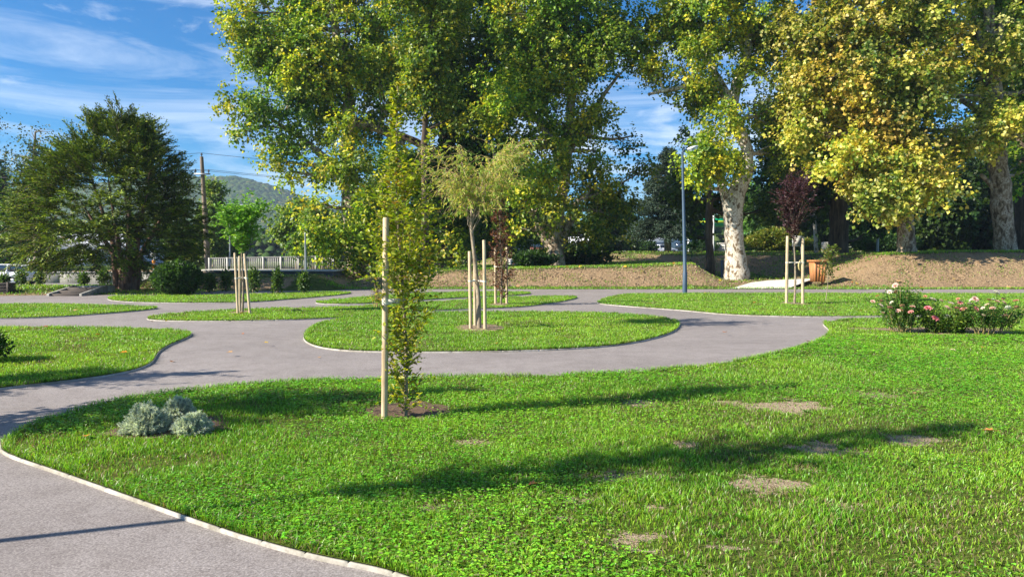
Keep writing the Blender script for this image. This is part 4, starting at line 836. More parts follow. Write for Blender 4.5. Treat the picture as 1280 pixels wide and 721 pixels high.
support('pair of tan stakes either side of the curly willow sapling', G(598, 412), [W3(588.5, 411.5, 587, 314), W3(606.5, 412.5, 605, 300), W3(594, 408, 593.5, 322)], tz, tr, .038)
tz = 1.3; support('two slim stakes beside the copper-brown sapling', G(626, 381), [W3(619.5, 380, 619, 309), W3(633.5, 380, 633.5, 309)], tz, (bB.x, bB.y, tz), .045)
tz = W(303, 347, 21.5).z
support('three leaning stakes around the green ball-headed sapling', G(303, 391), [W3(297.5, 392.5, 293.5, 316, 0, .2), W3(312.5, 392.5, 305.5, 317, 0, .3), W3(300, 389.5, 299.5, 320, 0, -.1)], tz, (W(303, 347, 21.7).x, 21.8, tz), .034)
tz = W(993, 328, 25.5).z
sup = support('two thick pale stakes flanking the purple plum sapling', G(993, 380), [W3(983, 380, 984.5, 295), W3(1003.5, 380, 1003.5, 296)], tz, (bP.x, bP.y, tz), .05)
mb = MB(); c = W(1001, 332, 25.3); rng = np.random.default_rng(5)
pts = [c + V((0, 0, .2)), c + V((.0, 0, .1)), c, c + V((.01, 0, -.12)), c + V((.02, 0, -.18))]; mb.tube(pts, [.02, .09, .10, .09, .03], 9)
tag(mb.build('label_bag', M['pack'], smooth=True), 'small yellowish bag hanging from the right stake of the plum sapling', 'bag')
from mathutils import Matrix as MX
# ================================================================== SHRUBS AND FLOWERS
def bush(name, label, base, rx, ry, rz, n, cols, w, leaf, seed, cat='shrub', group=None, lw=.6, stems=14, kind='oval', lump=.25, shell=.55, up=.5):
    global rng
    rng = np.random.default_rng(seed); root = thing(name, base, label, cat, group); tb = MB(); lb = MB()
    for i in range(stems):
        a = rng.uniform(0, tau); u = rng.uniform(.2, .8); e = V((cos(a) * rx * u, sin(a) * ry * u, rz * rng.uniform(.9, 1.6)))
        tb.tube(bez(V((cos(a) * .03, sin(a) * .03, -.02)), V((e.x * .4, e.y * .4, e.z * .6)), e, 5), list(np.linspace(.012, .003, 6) * max(1, rx)), 5)
    d = rdir(n); u = shell + (1 - shell) * rng.random(n); lp = 1 + lump * (noise(d * 3.2 + seed, seed) - .5) * 2 + lump * .7 * (noise(d * 7.2 + seed, seed) - .5)
    P = d * np.array([rx, ry, rz]) * (u * lp)[:, None] + np.array([0, 0, rz]); k = P[:, 2] > .01; P = P[k]; d = d[k]; n = len(P)
    A = unit(d * .8 + rng.normal(0, .55, (n, 3)) + np.array([0, 0, .3])); Nn = unit(d * .7 + np.array([0, 0, up]) + rng.normal(0, .4, (n, 3)))
    s = leaf * rng.uniform(.6, 1.25, n); lb.leaves(P, A, Nn, s, s * lw, palette(n, cols, w) * rng.uniform(.7, 1.3, (n, 1)), kind)
    tb.build('stem', M['bark_young'], root, smooth=True); lb.build('foliage', M['leaf'], root); return root
DG = [(.03, .075, .014), (.05, .115, .018), (.08, .16, .03)]
bush('round_shrub', 'large round glossy dark green shrub right of the yew trunk', G(222, 368.5, .0), 1.02, 1.0, .72, 9000, DG, (3, 3, 1), .12, 301, lump=.10)
for i, (px, py, h, w_, lab) in enumerate([(317, 366, .60, .34, 'first narrow leafy shrub right of the ball-headed sapling'), (347, 366, .54, .28, 'thin leafy shrub midway along the railing slope'), (379.5, 366, .46, .30, 'low leafy shrub in front of the thin grey post'),
                                         (105, 358.5, .40, .34, 'small leafy shrub left of the yew by the white car'), (130, 358, .55, .40, 'leafy young shrub under the yew beside the steps'), (172, 356, .45, .34, 'shrub behind the yew trunk on its right'), (50, 357, .42, .30, 'small shrub just left of the wooden steps'),
                                         (27, 357, .46, .34, 'rounded shrub in front of the white estate car'), (6, 357, .34, .36, 'low shrub growing over the timber box at the left edge'), (262, 364, .42, .36, 'low dark shrub between the round shrub and stakes'), (283, 364, .50, .30, 'young shrub behind the left stakes')]):
    bush('young_shrub', lab, G(px, py, .05), w_ * .85, w_ * .8, h, 520, [(.05, .11, .018), (.09, .17, .03), (.15, .22, .04)], (3, 3, 1), .13, 310 + i, group='young shrubs along the far path', stems=7, lump=.4, shell=.2)
bush('edge_bush', 'dark green bush poking in at the left edge of the left lawn', G(-30, 455, 0), .42, .40, .27, 2600, DG, (2, 3, 1), .06, 330, lump=.3)
bush('hedge_mound', 'broad low clipped green hedge mound behind the right bank', ground_at(1108, 66), 2.9, 1.8, .95, 9000, [(.04, .10, .02), (.07, .15, .03)], (2, 1), .2, 331, lump=.08, up=.8)
bush('hedge_bush', 'yellow-green bush behind the gap left of the purple sapling', ground_at(968, 72), 3.0, 1.6, 1.1, 9000, [(.12, .19, .02), (.22, .25, .03), (.32, .28, .04)], (2, 2, 1), .24, 332, lump=.22)
bush('hedge_bush', 'dark bush beside the parked white car left of the conifer', ground_at(805, 108), 2.0, 1.2, .9, 2500, DG, (2, 1, 0.2), .3, 333)
bush('hedge_bush', 'dark round bush below the green filling station sign', ground_at(877, 112), 2.8, 1.5, 1.0, 3000, DG, (2, 1, 0.2), .3, 334)
bush('hedge_bush', 'dark overhanging shrub on the bank left of the forked plane trunk', ground_at(668, 46), 1.3, 1.0, .45, 3500, DG, (3, 1, .3), .2, 335, lump=.4)
bush('hedge_bush', 'sprawling dark shrub at the foot of the forked plane trunk', ground_at(715, 50), 2.6, 1.2, .7, 6000, DG, (3, 1, .3), .22, 336, lump=.4)
# silver lavender cushions
def cushion(label, px, py, rx, rz, seed):
    global rng
    rng = np.random.default_rng(seed); b = G(px, py, LZ); root = thing('lavender_cotton', b, label, 'shrub', 'silver lavender cotton cushions'); lb = MB(); tb = MB()
    for i in range(520):
        a = rng.uniform(0, tau); el = rng.uniform(.10, 1.5) ; D = V((cos(a) * cos(el), sin(a) * cos(el), sin(el))); lpn = 1 + .16 * (noise(np.array([[D.x * 3 + seed, D.y * 3, D.z * 3]]), 3)[0] - .5) * 2
        e = V((D.x * rx, D.y * rx * .95, D.z * rz)) * rng.uniform(.72, 1.0) * lpn; s_ = V((D.x * rx * .2, D.y * rx * .2, 0)); m_ = s_.lerp(e, .5) + V((0, 0, -.01)); bp = bez(s_, m_, e, 4)
        tb.tube(bp, [.0035, .003, .003, .0025, .002], 4, cap=False, c=(.30, .33, .27) )
        n = 46; t = rng.uniform(.5, 1, n); P = np.array([list(bp[0].lerp(bp[-1], q)) for q in t]); A = unit(np.tile(list(D), (n, 1)) + rng.normal(0, .65, (n, 3)))
        lb.leaves(P, A, rdir(n), rng.uniform(.016, .03, n), .005, palette(n, [(.56, .63, .60), (.42, .50, .47), (.72, .76, .72)], (3, 2, 1)) * rng.uniform(.8, 1.2), 'kite')
    tb.build('stem', M['grass'], root); lb.build('foliage', M['leaf'], root)
cushion('leftmost and widest silvery lavender cotton cushion on the near lawn', 183, 541, .22, .27, 351)
cushion('rear silvery lavender cotton cushion, nearest the path', 224, 526, .16, .25, 352)
cushion('front right silvery lavender cotton cushion on the bare patch', 242, 542, .19, .20, 353)
# roses
RL = [(.07, .17, .03), (.13, .27, .045), (.24, .36, .06)]
def flower_mb(r, c0, c1, rngl):
    f = MB()
    for ring, (k, el, rr) in enumerate([(7, .15, 1), (6, .7, .8), (5, 1.3, .55), (4, 2.4, .35)]):
        a = np.arange(k) * tau / k + ring * .5; A = unit(np.stack([np.cos(a), np.sin(a), np.full(k, el)], 1)); P = np.stack([np.cos(a), np.sin(a), a * 0], 1) * r * .08
        Nn = unit(np.stack([-np.cos(a) * el, -np.sin(a) * el, np.ones(k)], 1)); cc = np.tile(np.array(c0) * (1 - ring / 4) + np.array(c1) * ring / 4, (k, 1)); f.leaves(P, A, Nn, np.full(k, r * rr), np.full(k, r * rr * 1.05), cc, 'oval', .25)
    return f
protoF = []
def rose(label, px, py, width, hgt, nleaf, flowers, seed, bare_low=.25, cols=RL, w=(3, 3, 1)):
    global rng
    rng = np.random.default_rng(seed); b = G(px, py, LZ); root = thing('rose_bush', b, label, 'rose bush', 'rose bushes on the right lawn'); tb = MB(); lb = MB(); tips = []
    for i in range(int(16 * width / .6)):
        a = rng.uniform(0, tau); u = rng.uniform(.2, 1) * width / 2; e = V((cos(a) * u, sin(a) * u * .6, hgt * rng.uniform(.55, 1) * (1 - .25 * (2 * u / width) ** 2))); s_ = V((e.x * .45 + rng.normal(0, .03), e.y * .4, -.02)); bp = bez(s_, V((e.x * .6 + rng.normal(0, .05), e.y * .6, hgt * .4)), e, 6)
        tb.tube(bp, list(np.linspace(.008, .003, 7)), 5); tips.append(e)
        n = int(nleaf * .055 / (width / .6)); t = rng.uniform(bare_low, 1, n); P = np.array([list(bp[min(5, int(q * 6))].lerp(bp[min(5, int(q * 6)) + 1], q * 6 - min(5, int(q * 6)))) for q in t]) + rng.normal(0, .05, (n, 3))
        A = unit(rng.normal(0, 1, (n, 3)) * [1, 1, .5]); s = rng.uniform(.035, .065, n); lb.leaves(P, A, unit(np.array([0, 0, 1.]) + rng.normal(0, .5, (n, 3))), s, s * .6, palette(n, cols, w) * rng.uniform(.7, 1.3, (n, 1)), 'oval')
    tb.build('stem', M['twig_tan'] if seed % 2 else M['stem'], root); lb.build('foliage', M['leaf'], root)
    PK = [((.85, .42, .40), (.80, .22, .22)), ((.88, .62, .55), (.85, .40, .32)), ((.90, .80, .74), (.86, .60, .50)), ((.85, .32, .36), (.75, .14, .20)), ((.9, .86, .82), (.9, .78, .66)), ((.70, .38, .24), (.55, .24, .12))]
    for (fx, fy, r, ci) in flowers:
        p = W(fx, fy, b.y + rng.uniform(-.62, -.3)) - b; 
        st = MB(); base_p = V((p.x * .75, p.y * .5, max(.1, p.z - .35))); st.tube(bez(base_p, V((p.x * .85, p.y, p.z - .15)), p, 4), [.004] * 5, 4); f = flower_mb(r * 1.08 / F * b.y, *PK[ci], rng)
        fo = f.build('flower', M['petal'], root); fo.location = p; fo.rotation_euler = (rng.uniform(.1, .9), rng.uniform(-.5, .5), rng.uniform(0, 6)); so = st.build('flower_stem', M['stem'], root)
rose('tallest rose bush at the left end of the row, pink blooms on upright stems', 1130, 416, 1.25, 1.12, 4400, [(1119, 357, 3.6, 1), (1112, 365, 3, 2), (1119.5, 365, 2.4, 5), (1097, 370, 2.4, 5), (1091, 377, 3, 1), (1101, 382, 3.3, 2), (1102, 376, 2.2, 5), (1114.5, 378, 2.4, 4), (1112.5, 385, 3.3, 0), (1128, 382.5, 2.8, 5), (1122.5, 388.5, 3, 1), (1127, 388, 2.6, 5), (1140.5, 383.5, 3.4, 1), (1138.5, 390, 3.2, 0), (1104, 391, 2.2, 1)], 401, .2)
rose('low broad rose bush in the middle of the row, two deep pink blooms', 1182, 416, 1.6, .74, 6200, [(1160, 385.5, 4.4, 3), (1169, 398, 4.4, 3), (1166, 374.5, 4, 4), (1176.5, 376, 2.8, 1), (1156.5, 370.5, 2.4, 5), (1184, 385, 4, 1), (1189, 379.5, 3.4, 2), (1200, 378.5, 3.2, 0), (1196, 385.5, 3.2, 0), (1204, 387, 4.6, 0), (1197.5, 373.5, 2.2, 5), (1212, 380, 3, 2)], 402, .05, [(.10, .20, .03), (.20, .34, .045), (.34, .42, .06)])
rose('sparse rose bush at the right end of the row, thorny bare lower stems', 1238, 418, 1.7, .80, 4000, [(1219, 374, 4, 1), (1214, 375, 2.6, 4), (1220, 386.5, 4, 0), (1245, 366, 4, 4), (1236, 375, 2.6, 5), (1246.5, 377, 3.2, 1), (1241, 375, 2.4, 4), (1234, 381, 3.2, 2), (1228.5, 385, 2.2, 2), (1240.5, 385.5, 3.4, 1), (1255, 378.5, 3.2, 1), (1260, 384.5, 3.2, 4), (1270, 376, 3.2, 0), (1271, 384, 2.8, 5), (1257, 395, 3, 0), (1254, 373.5, 2.4, 5), (1229, 394, 2.4, 1)], 403, .35)
rose('young rose plant by the round lawn edge, reddish tips behind the single stake', 470, 384, .55, .78, 300, [], 405, .25, [(.12, .10, .03), (.18, .08, .04), (.10, .14, .03)])
# fallen plane leaves
rng = np.random.default_rng(500)
def fallen(px, py, r, c, label, group='fallen leaves', seed=0, on=LZ + .045):
    b = G(px, py, on); k = MB(); a = rng.uniform(0, tau); k.leaves(np.array([[0, 0, 0.]]), np.array([[cos(a), sin(a), .1]]), np.array([[rng.normal(0, .2), rng.normal(0, .2), 1]]), np.array([r * .72]), np.array([r * .75]), np.array([c]), 'lobed', .14)
    k.tube([V((0, 0, 0)), V((-cos(a) * r * .35, -sin(a) * r * .35, .008))], [.0015, .001], 4, c=c)
    o = k.build('fallen_leaf', M['deadleaf']); o.location = b; tag(o, label, 'leaf', group)
OR = (.50, .17, .04); TN = (.50, .30, .14); YE = (.62, .42, .05)
fallen(672, 603, .10, (.55, .20, .08), 'orange leaf on the near lawn in the long shadow band')
fallen(1243, 538, .13, (.52, .24, .07), 'tan-orange leaf near the right edge of the near lawn')
fallen(107, 545, .09, (.60, .26, .03), 'bright orange leaf left of the silver cushions')
fallen(214, 452, .12, (.45, .2, .09), 'curled brown leaf on the path by the left lawn tip', on=.01)
fallen(159, 440, .16, (.75, .32, .03), 'bright orange leaf on the left lawn')
fallen(1187, 437, .14, (.55, .42, .26), 'large pale tan leaf on the lawn below the roses')
fallen(1228, 434, .12, (.68, .34, .05), 'orange leaf on the lawn below the right rose bush')
fallen(1150, 491, .13, (.42, .26, .12), 'brown leaf on the small bare patch in the right of the near lawn')
fallen(1009, 426, .15, (.28, .12, .05), 'dark brown leaf on the path by the right lawn corner', on=.01)
fallen(305, 417, .09, OR, 'small rusty leaf in the middle of the path junction', on=.01)
fallen(398, 446, .1, TN, 'leaf on the path just below the round lawn', on=.01)
for i, (x, y) in enumerate([(54, 408), (190, 402), (210, 401), (300, 391), (372, 387), (440, 386), (655, 424), (700, 411), (735, 408), (905, 415), (917, 363), (880, 366), (945, 378), (921, 374), (960, 381), (1050, 372), (1064, 380), (1079, 388), (812, 379), (856, 376), (1180, 375), (620, 429), (540, 400), (470, 413), (1010, 372), (1230, 386), (570, 378), (155, 374), (95, 388), (20, 420), (120, 418), (290, 440), (330, 428), (762, 376), (840, 372), (1030, 390)]):
    fallen(x, y, rng.uniform(.10, .17), [OR, TN, YE][i % 3], 'dry autumn leaf lying far off on the lawns and paths', 'distant fallen leaves')
for i in range(26):
    x = rng.uniform(-8.5, 33); y = rng.uniform(38.3, 42.5); z = float(height(x, y)) + .05; k = MB(); a = rng.uniform(0, tau); r = .24
    k.leaves(np.array([[0, 0, 0.]]), np.array([[cos(a), sin(a), .1]]), np.array([[0, -.6, 1.]]), np.array([r]), np.array([r]), np.array([[YE, TN, OR][i % 3]]), 'lobed', .1); o = k.build('fallen_leaf', M['deadleaf']); o.location = (x, y, z); tag(o, 'dry autumn leaf lying on the earth bank', 'leaf', 'fallen leaves on the banks')
# ================================================================== STREET FURNITURE
def lamp(label, px, base_py, top_py, d, arm, head_l, r0, m, z=None, lean=0, name='street_lamp', double=False):
    b = G(px, base_py, LZ) if d is None else ground_at(px, d); d = b.y; root = thing(name, b, label, 'street lamp'); top = W(px + lean, top_py, d) - b
    mb = MB(); mb.tube([V((0, 0, -.05)), V((0, 0, .9)), V((0, 0, .95)), top], [r0 * 1.25, r0 * 1.2, r0, r0 * .6], 14); mb.build('pole', M[m], root, smooth=False)
    mb = MB(); e = top + V((arm, 0, abs(arm) * .35)); mb.tube([top + V((0, 0, -.05)), top + V((arm * .3, 0, .12)), e], [r0 * .55, r0 * .45, r0 * .4], 8); mb.build('arm', M[m], root)
    mb = MB(); sg = 1 if arm > 0 else -1; ts = np.linspace(0, 1, 7); prof = [(.03, .03), (.09, .05), (.14, .06), (.16, .06), (.15, .055), (.11, .04), (.03, .02)]; vs = []; nn_ = 10
    for t, (wy, hz) in zip(ts, prof):
        c = e + V((sg * (head_l * t - .05), 0, head_l * t * .30))
        for k in range(nn_): a = tau * k / nn_; vs.append(c + V((0, cos(a) * wy, sin(a) * hz + (.03 if sin(a) > 0 else 0))))
    fs = [[i * nn_ + k, i * nn_ + (k + 1) % nn_, (i + 1) * nn_ + (k + 1) % nn_, (i + 1) * nn_ + k] for i in range(6) for k in range(nn_)]; mb.add(vs, fs); mb.build('lamp_head', M['lamp_head'], root, smooth=True)
    mb = MB(); c = e + V((sg * head_l * .5, 0, head_l * .15 - .055)); mb.box((-.2, -.09, -.015), (.2, .09, .0), M=MX.Translation(c) @ MX.Rotation(-sg * .29, 4, 'Y')); mb.build('lamp_glass', M['lens'], root)
    return root
lamp('blue-grey street lamp standing at the far edge of the right lawn', 856, 366, 190, None, .26, .48, .085, 'lamp_blue', lean=-3)
lamp('grey street lamp behind the green ball-headed sapling with the hill behind', 288.5, 340, 262, 56, .35, .75, .075, 'lamp_grey', lean=-1)
gp = ground_at(383, 41.5); root = thing('thin_post', gp, 'thin green-grey post in front of the dark retaining wall and railing', 'post'); mb = MB(); mb.tube([V((0, 0, -.1)), V((0, 0, 1.0)), W(381.5, 292, 41.5) - gp], [.065, .06, .04], 10); mb.build('shaft', M['lamp_grey'], root)
mb = MB(); mb.tube([W(381.5, 292, 41.5) - gp, W(381.5, 291, 41.5) - gp], [.05, .03], 10); mb.build('cap', M['lamp_head'], root)
# utility pole
gp = ground_at(262, 57); root = thing('utility_pole', gp, 'weathered utility pole with crossarm and insulators right of the yew', 'utility pole'); top = W(252, 196, 57) - gp
mb = MB(); mb.tube([V((0, 0, -.2)), top * .5, top], [.24, .19, .13], 10); mb.build('pole', M['pole'], root, smooth=True)
cz = W(254, 218, 57) - gp; mb = MB(); mb.box((-.62, -.06, -.05), (.62, .06, .05), M=MX.Translation(cz + V((0, -.2, 0)))); mb.build('crossarm', M['metal'], root)
ins = [cz + V((-.5, -.2, .05)), cz + V((.5, -.2, .05)), top + V((0, 0, .0))]
for q in ins: mb = MB(); mb.tube([q, q + V((0, 0, .10)), q + V((0, 0, .14)), q + V((0, 0, .22)), q + V((0, 0, .30))], [.03, .03, .09, .07, .03], 8); mb.build('insulator', M['darkwall'], root)
def wire(label, a, b_, sag):
    mb = MB(); n = 24; pts = [a.lerp(b_, i / n) + V((0, 0, -sag * 4 * (i / n) * (1 - i / n))) for i in range(n + 1)]; o = a; mb.tube([p - a for p in pts], .018, 4); w_ = mb.build('overhead_cable', M['wire']); w_.location = a; tag(w_, label, 'cable', 'overhead cables at the utility pole')
P0 = gp
for i, q in enumerate(ins):
    s_ = P0 + q + V((0, 0, .28)); nm = ['lower left crossarm insulator', 'lower right crossarm insulator', 'top insulator'][i]
    wire('thin overhead cable running right from the pole, from its ' + nm, s_, s_ + V((38, 6, -1.2)), .6); wire('thin overhead cable running left behind the yew, from the ' + nm, s_, s_ + V((-38, -4, -.3)), .7)
# sign post (blue, white, orange) and white post by the yew
gp = ground_at(193.5, 46); root = thing('marker_post', gp, 'slim white marker post with blue plate and orange bands behind the round shrub', 'signpost'); zt = (W(193, 310, 46) - gp).z
mb = MB(); mb.tube([V((0, 0, -.1)), V((0, 0, zt))], .045, 8); mb.build('post', M['white'], root)
mb = MB(); mb.box((-.17, -.07, zt - .62), (.17, -.05, zt + .05), bev=.004); mb.build('plate', M['white'], root); mb = MB(); mb.box((-.15, -.078, zt - .28), (.15, -.0705, zt + .02)); mb.build('blue_plate', M['blue'], root)
for q in (.95, 1.25): mb = MB(); mb.tube([V((0, 0, zt - q)), V((0, 0, zt - q + .18))], .10, 8); mb.build('band', M['orange'], root)
gp = ground_at(167, 46); root = thing('white_post', gp, 'plain white post just right of the yew trunk', 'post'); mb = MB(); mb.tube([V((0, 0, -.1)), V((0, 0, 1.55))], .10, 10); mb.build('shaft', M['white'], root); mb = MB(); mb.tube([V((0, 0, 1.55)), V((0, 0, 1.6)), V((0, 0, 1.63))], [.12, .11, .02], 10); mb.build('cap', M['white'], root)
# bollards
def bollard(label, px, d, h, m, r=.085):
    gp = ground_at(px, d); root = thing('bollard', gp, label, 'bollard'); mb = MB(); mb.tube([V((0, 0, -.1)), V((0, 0, h))], r, 12); mb.build('post', M[m], root); mb = MB(); mb.tube([V((0, 0, h)), V((0, 0, h + .03)), V((0, 0, h + .05))], [r * 1.15, r * 1.1, r * .3], 12); mb.build('cap', M[m], root)
bollard('dark bollard just left of the white-trunked plane', 902, 48, 1.15, 'lamp_blue'); bollard('pale grey bollard at the left slope of the right bank', 1095, 58, 1.15, 'metal', .1)
# wooden bin
gp = G(1022, 352, .1); gp = V((gp.x, 41.5, 0)); gp.x = W(1022, 350, 41.5).x; gp.z = float(height(gp.x, 41.5)); root = thing('litter_bin', gp, 'orange-brown slatted wooden litter bin on a post at the far path', 'litter bin')
zb = (W(1022, 352, 41.5) - gp).z; zt = (W(1022, 325, 41.5) - gp).z; w0, w1 = .30, .37
for s_ in range(4):
    for k in range(4):
        u0 = -1 + k * .5 + .03; u1 = u0 + .44; mb = MB(); R4 = MX.Rotation(s_ * pi / 2, 4, 'Z'); vs = []
        for (z, w_) in ((zb, w0), (zt - .1, w1)):
            for (u, o_) in ((u0, 0), (u1, 0), (u1, -.03), (u0, -.03)): vs.append(R4 @ V((u * w_, -(w_ + o_), z)))
        mb.add(vs, [[0, 1, 5, 4], [1, 2, 6, 5], [2, 3, 7, 6], [3, 0, 4, 7], [3, 2, 1, 0], [4, 5, 6, 7]]); mb.build('slat', M['wood_bin'], root)
mb = MB(); mb.box((-w0 + .04, -w0 + .04, zb), (w0 - .04, w0 - .04, zt - .12)); mb.build('liner', M['dark'], root)
for (a, b_) in (((-.45, -.45), (.45, -.30)), ((-.45, .30), (.45, .45)), ((-.45, -.298), (-.30, .298)), ((.30, -.298), (.45, .298))): mb = MB(); mb.box((a[0], a[1], zt - .1), (b_[0], b_[1], zt), bev=.01); mb.build('rim', M['wood_bin'], root)
mb = MB(); mb.box((.22, -.06, -.2), (.34, .06, zb + .1)); mb.build('post', M['wood_bin'], root)
# info board behind plum sapling
gp = ground_at(995, 60); root = thing('notice_board', gp, 'white framed notice board on a post seen behind the plum sapling stakes', 'notice board'); z0 = (W(995, 308, 60) - gp).z; z1 = (W(995, 295, 60) - gp).z
mb = MB(); mb.box((-.40, -.04, z0), (.40, .04, z1), bev=.01); mb.build('frame', M['white'], root); mb = MB(); mb.box((-.26, -.05, z0 + .08), (.30, -.0405, z1 - .08)); mb.build('sheet', M['slab'], root)
for x in (-.30, .30): mb = MB(); mb.tube([V((x, .0, -.2)), V((x, .0, z0 + .02))], .03, 8); mb.build('post', M['metal'], root)
gp = ground_at(971, 95); root = thing('road_sign', gp, 'small square blue road sign above the yellow-green bush', 'road sign'); zz = (W(971, 290.5, 95) - gp).z
mb = MB(); mb.box((-.3, -.02, zz - .33), (.3, .02, zz + .33), bev=.005); mb.build('plate', M['blue'], root); mb = MB(); mb.add([V((.06, -.026, zz - .2)), V((.2, -.026, zz)), V((-.12, -.026, zz + .02))], [[0, 1, 2]]); mb.add([V((-.0, -.0265, zz + .03)), V((.12, -.0265, zz + .03)), V((.06, -.0265, zz + .2))], [[0, 1, 2]]); mb.build('symbol', M['white'], root); mb = MB(); mb.tube([V((0, .04, -.1)), V((0, .04, zz + .3))], .04, 8); mb.build('post', M['metal'], root)
for (px, d, y0, lab) in [(1017.5, 64, 299, 'short white post in the left pair behind the bank crest'), (954, 100, 272, 'tall thin white mast beyond the yellow-green bush')]:
    gp = ground_at(px, d); root = thing('white_post', gp, lab, 'post'); zt = (W(px, y0, d) - gp).z; mb = MB(); mb.tube([V((0, 0, -.1)), V((0, 0, zt))], .07, 8); mb.build('shaft', M['white'], root); mb = MB(); mb.tube([V((0, 0, zt)), V((0, 0, zt + .04))], [.08, .03], 8); mb.build('cap', M['white'], root)
gp = ground_at(1028, 62); root = thing('stone_block', gp, 'pale stone block beside the white birch trunk on the bank crest', 'stone'); mb = MB(); mb.box((-.1, -.3, -.1), (1.0, .3, .95), bev=.05); mb.build('block', M['concrete'], root)
tree('birch_tree', 'small white-barked birch trunk on the bank crest left of the black trunk', 'tree', ground_at(1019, 63), [[(ground_at(1019, 63), .2)] + S(63, (1019, 290, 2.5), (1018, 262, 2), (1017, 230, 1))], [B(1017, 240, 20, 16, 63, wt=.6)], nleaf=2500, lsize=.22, bark='bark_plane', seed=60, cols=[(.035, .09, .012)], w=(1,))
# railing on the road bridge
d = 43; a = W(262, 342, d); b_ = W(417, 338, d + 1); a.z = .68; b_.z = .80; root = thing('bridge_railing', a, 'long white metal railing along the raised road left of the plane', 'railing'); L = (b_ - a); n = 66; Hh = .88
mb = MB(); mb.tube([V((0, 0, Hh)), L + V((0, 0, Hh))], .035, 6); mb.build('top_rail', M['rail'], root); mb = MB(); mb.tube([V((0, 0, .10)), L + V((0, 0, .10))], .025, 6); mb.build('bottom_rail', M['rail'], root)
mb = MB(); mb.box((-.022, -.022, .08), (.022, .022, Hh)); pr = mb.build('baluster', M['rail'], root)
for i in range(1, n): c_ = pr.copy(); col.objects.link(c_); c_.location = L * (i / n)
mb = MB(); mb.box((-.05, -.05, -.3), (.05, .05, Hh + .04)); pr = mb.build('post', M['rail'], root)
for i in range(1, 8): c_ = pr.copy(); col.objects.link(c_); c_.location = L * (i / 7)
mb = MB(); w0 = W(388, 341, 40.5); w1 = W(417, 339, 40.5); pts = [(w0.x - 6.5, .76), (w1.x, .86), (w1.x - .25, .0), (w0.x + .3, -.05), (w0.x - .6, .30), (w0.x - 6.5, .62)]
vs = [V((x, y, z)) for y in (40.4, 43.6) for (x, z) in pts]; mb.add(vs, [[0, 1, 7, 6], [1, 2, 8, 7], [2, 3, 9, 8], [3, 4, 10, 9], [4, 5, 11, 10], [5, 0, 6, 11]]); mb.add([vs[i] for i in range(6)], [[0, 4, 5, 0][:3], [0, 3, 4], [0, 1, 3], [1, 2, 3]])
root = thing('retaining_wall', (0, 0, 0), 'dark slanted retaining wall under the right end of the railing', 'wall'); o = mb.build('wall_face', M['darkwall'], root); mb = MB(); mb.box((w0.x - 6.5, 40.2, .84), (w1.x + .1, 43.8, .93), M=None); c_ = mb.build('coping', M['concrete'], root)
# left street: road, wall, grass top, hall, car, steps
mb = MB(); xs_ = np.linspace(-60, -17.5, 30); vs = [V((x, y, float(height(x, y)) + .03)) for y in np.linspace(44, 55.5, 8) for x in xs_]; mb.add(vs, [[r * 30 + k, r * 30 + k + 1, (r + 1) * 30 + k + 1, (r + 1) * 30 + k] for r in range(7) for k in range(29)]); tag(mb.build('road', M['asphalt']), kind='structure')
x0 = W(-60, 350, 57).x; x1 = W(246, 350, 57).x; root = thing('concrete_wall', ((x0 + x1) / 2, 57, -.35), 'long low weathered concrete wall beyond the street behind the yew', 'wall')
cx = (x0 + x1) / 2; nseg = 9
for i in range(nseg): mb = MB(); a_ = x0 - cx + (x1 - x0) * i / nseg; mb.box((a_ + .015, -.15, -.2), (a_ + (x1 - x0) / nseg - .015, .15, .78), bev=.01); mb.build('panel', M['wall'], root)
mb = MB(); mb.box((x0 - cx - .1, -.2, .782), (x1 - cx + .1, .2, .86), bev=.01); mb.build('coping', M['concrete'], root)
x0 = W(34, 330, 88).x; x1 = W(152, 330, 88).x; root = thing('hall_building', ((x0 + x1) / 2, 94, .3), 'pale lavender-grey hall with a low pitched roof glimpsed under the yew boughs', 'building'); w_ = (x1 - x0) / 2
mb = MB(); mb.box((-w_, -6, -.5), (w_, 6, 2.1)); mb.build('wall', M['offwhite'], root); mb = MB(); mb.add([V((-w_ - .3, -6.4, 2.05)), V((w_ + .3, -6.4, 2.05)), V((w_ + .3, 6.4, 2.05)), V((-w_ - .3, 6.4, 2.05)), V((-w_ + .8, 0, 4.3)), V((w_ - .8, 0, 4.3))], [[0, 1, 5, 4], [2, 3, 4, 5], [3, 2, 1, 0]]); mb.add([V((-w_ - .3, -6.4, 2.05)), V((-w_ - .3, 6.4, 2.05)), V((-w_ + .8, 0, 4.3)), V((w_ + .3, -6.4, 2.05)), V((w_ + .3, 6.4, 2.05)), V((w_ - .8, 0, 4.3))], [[0, 2, 1], [3, 4, 5]]); mb.build('roof', M['offwhite'], root)
mb = MB(); mb.box((-w_ - .02, -6.03, .9), (w_ + .02, -6.002, 1.0)); mb.build('trim', M['roofgrey'], root)
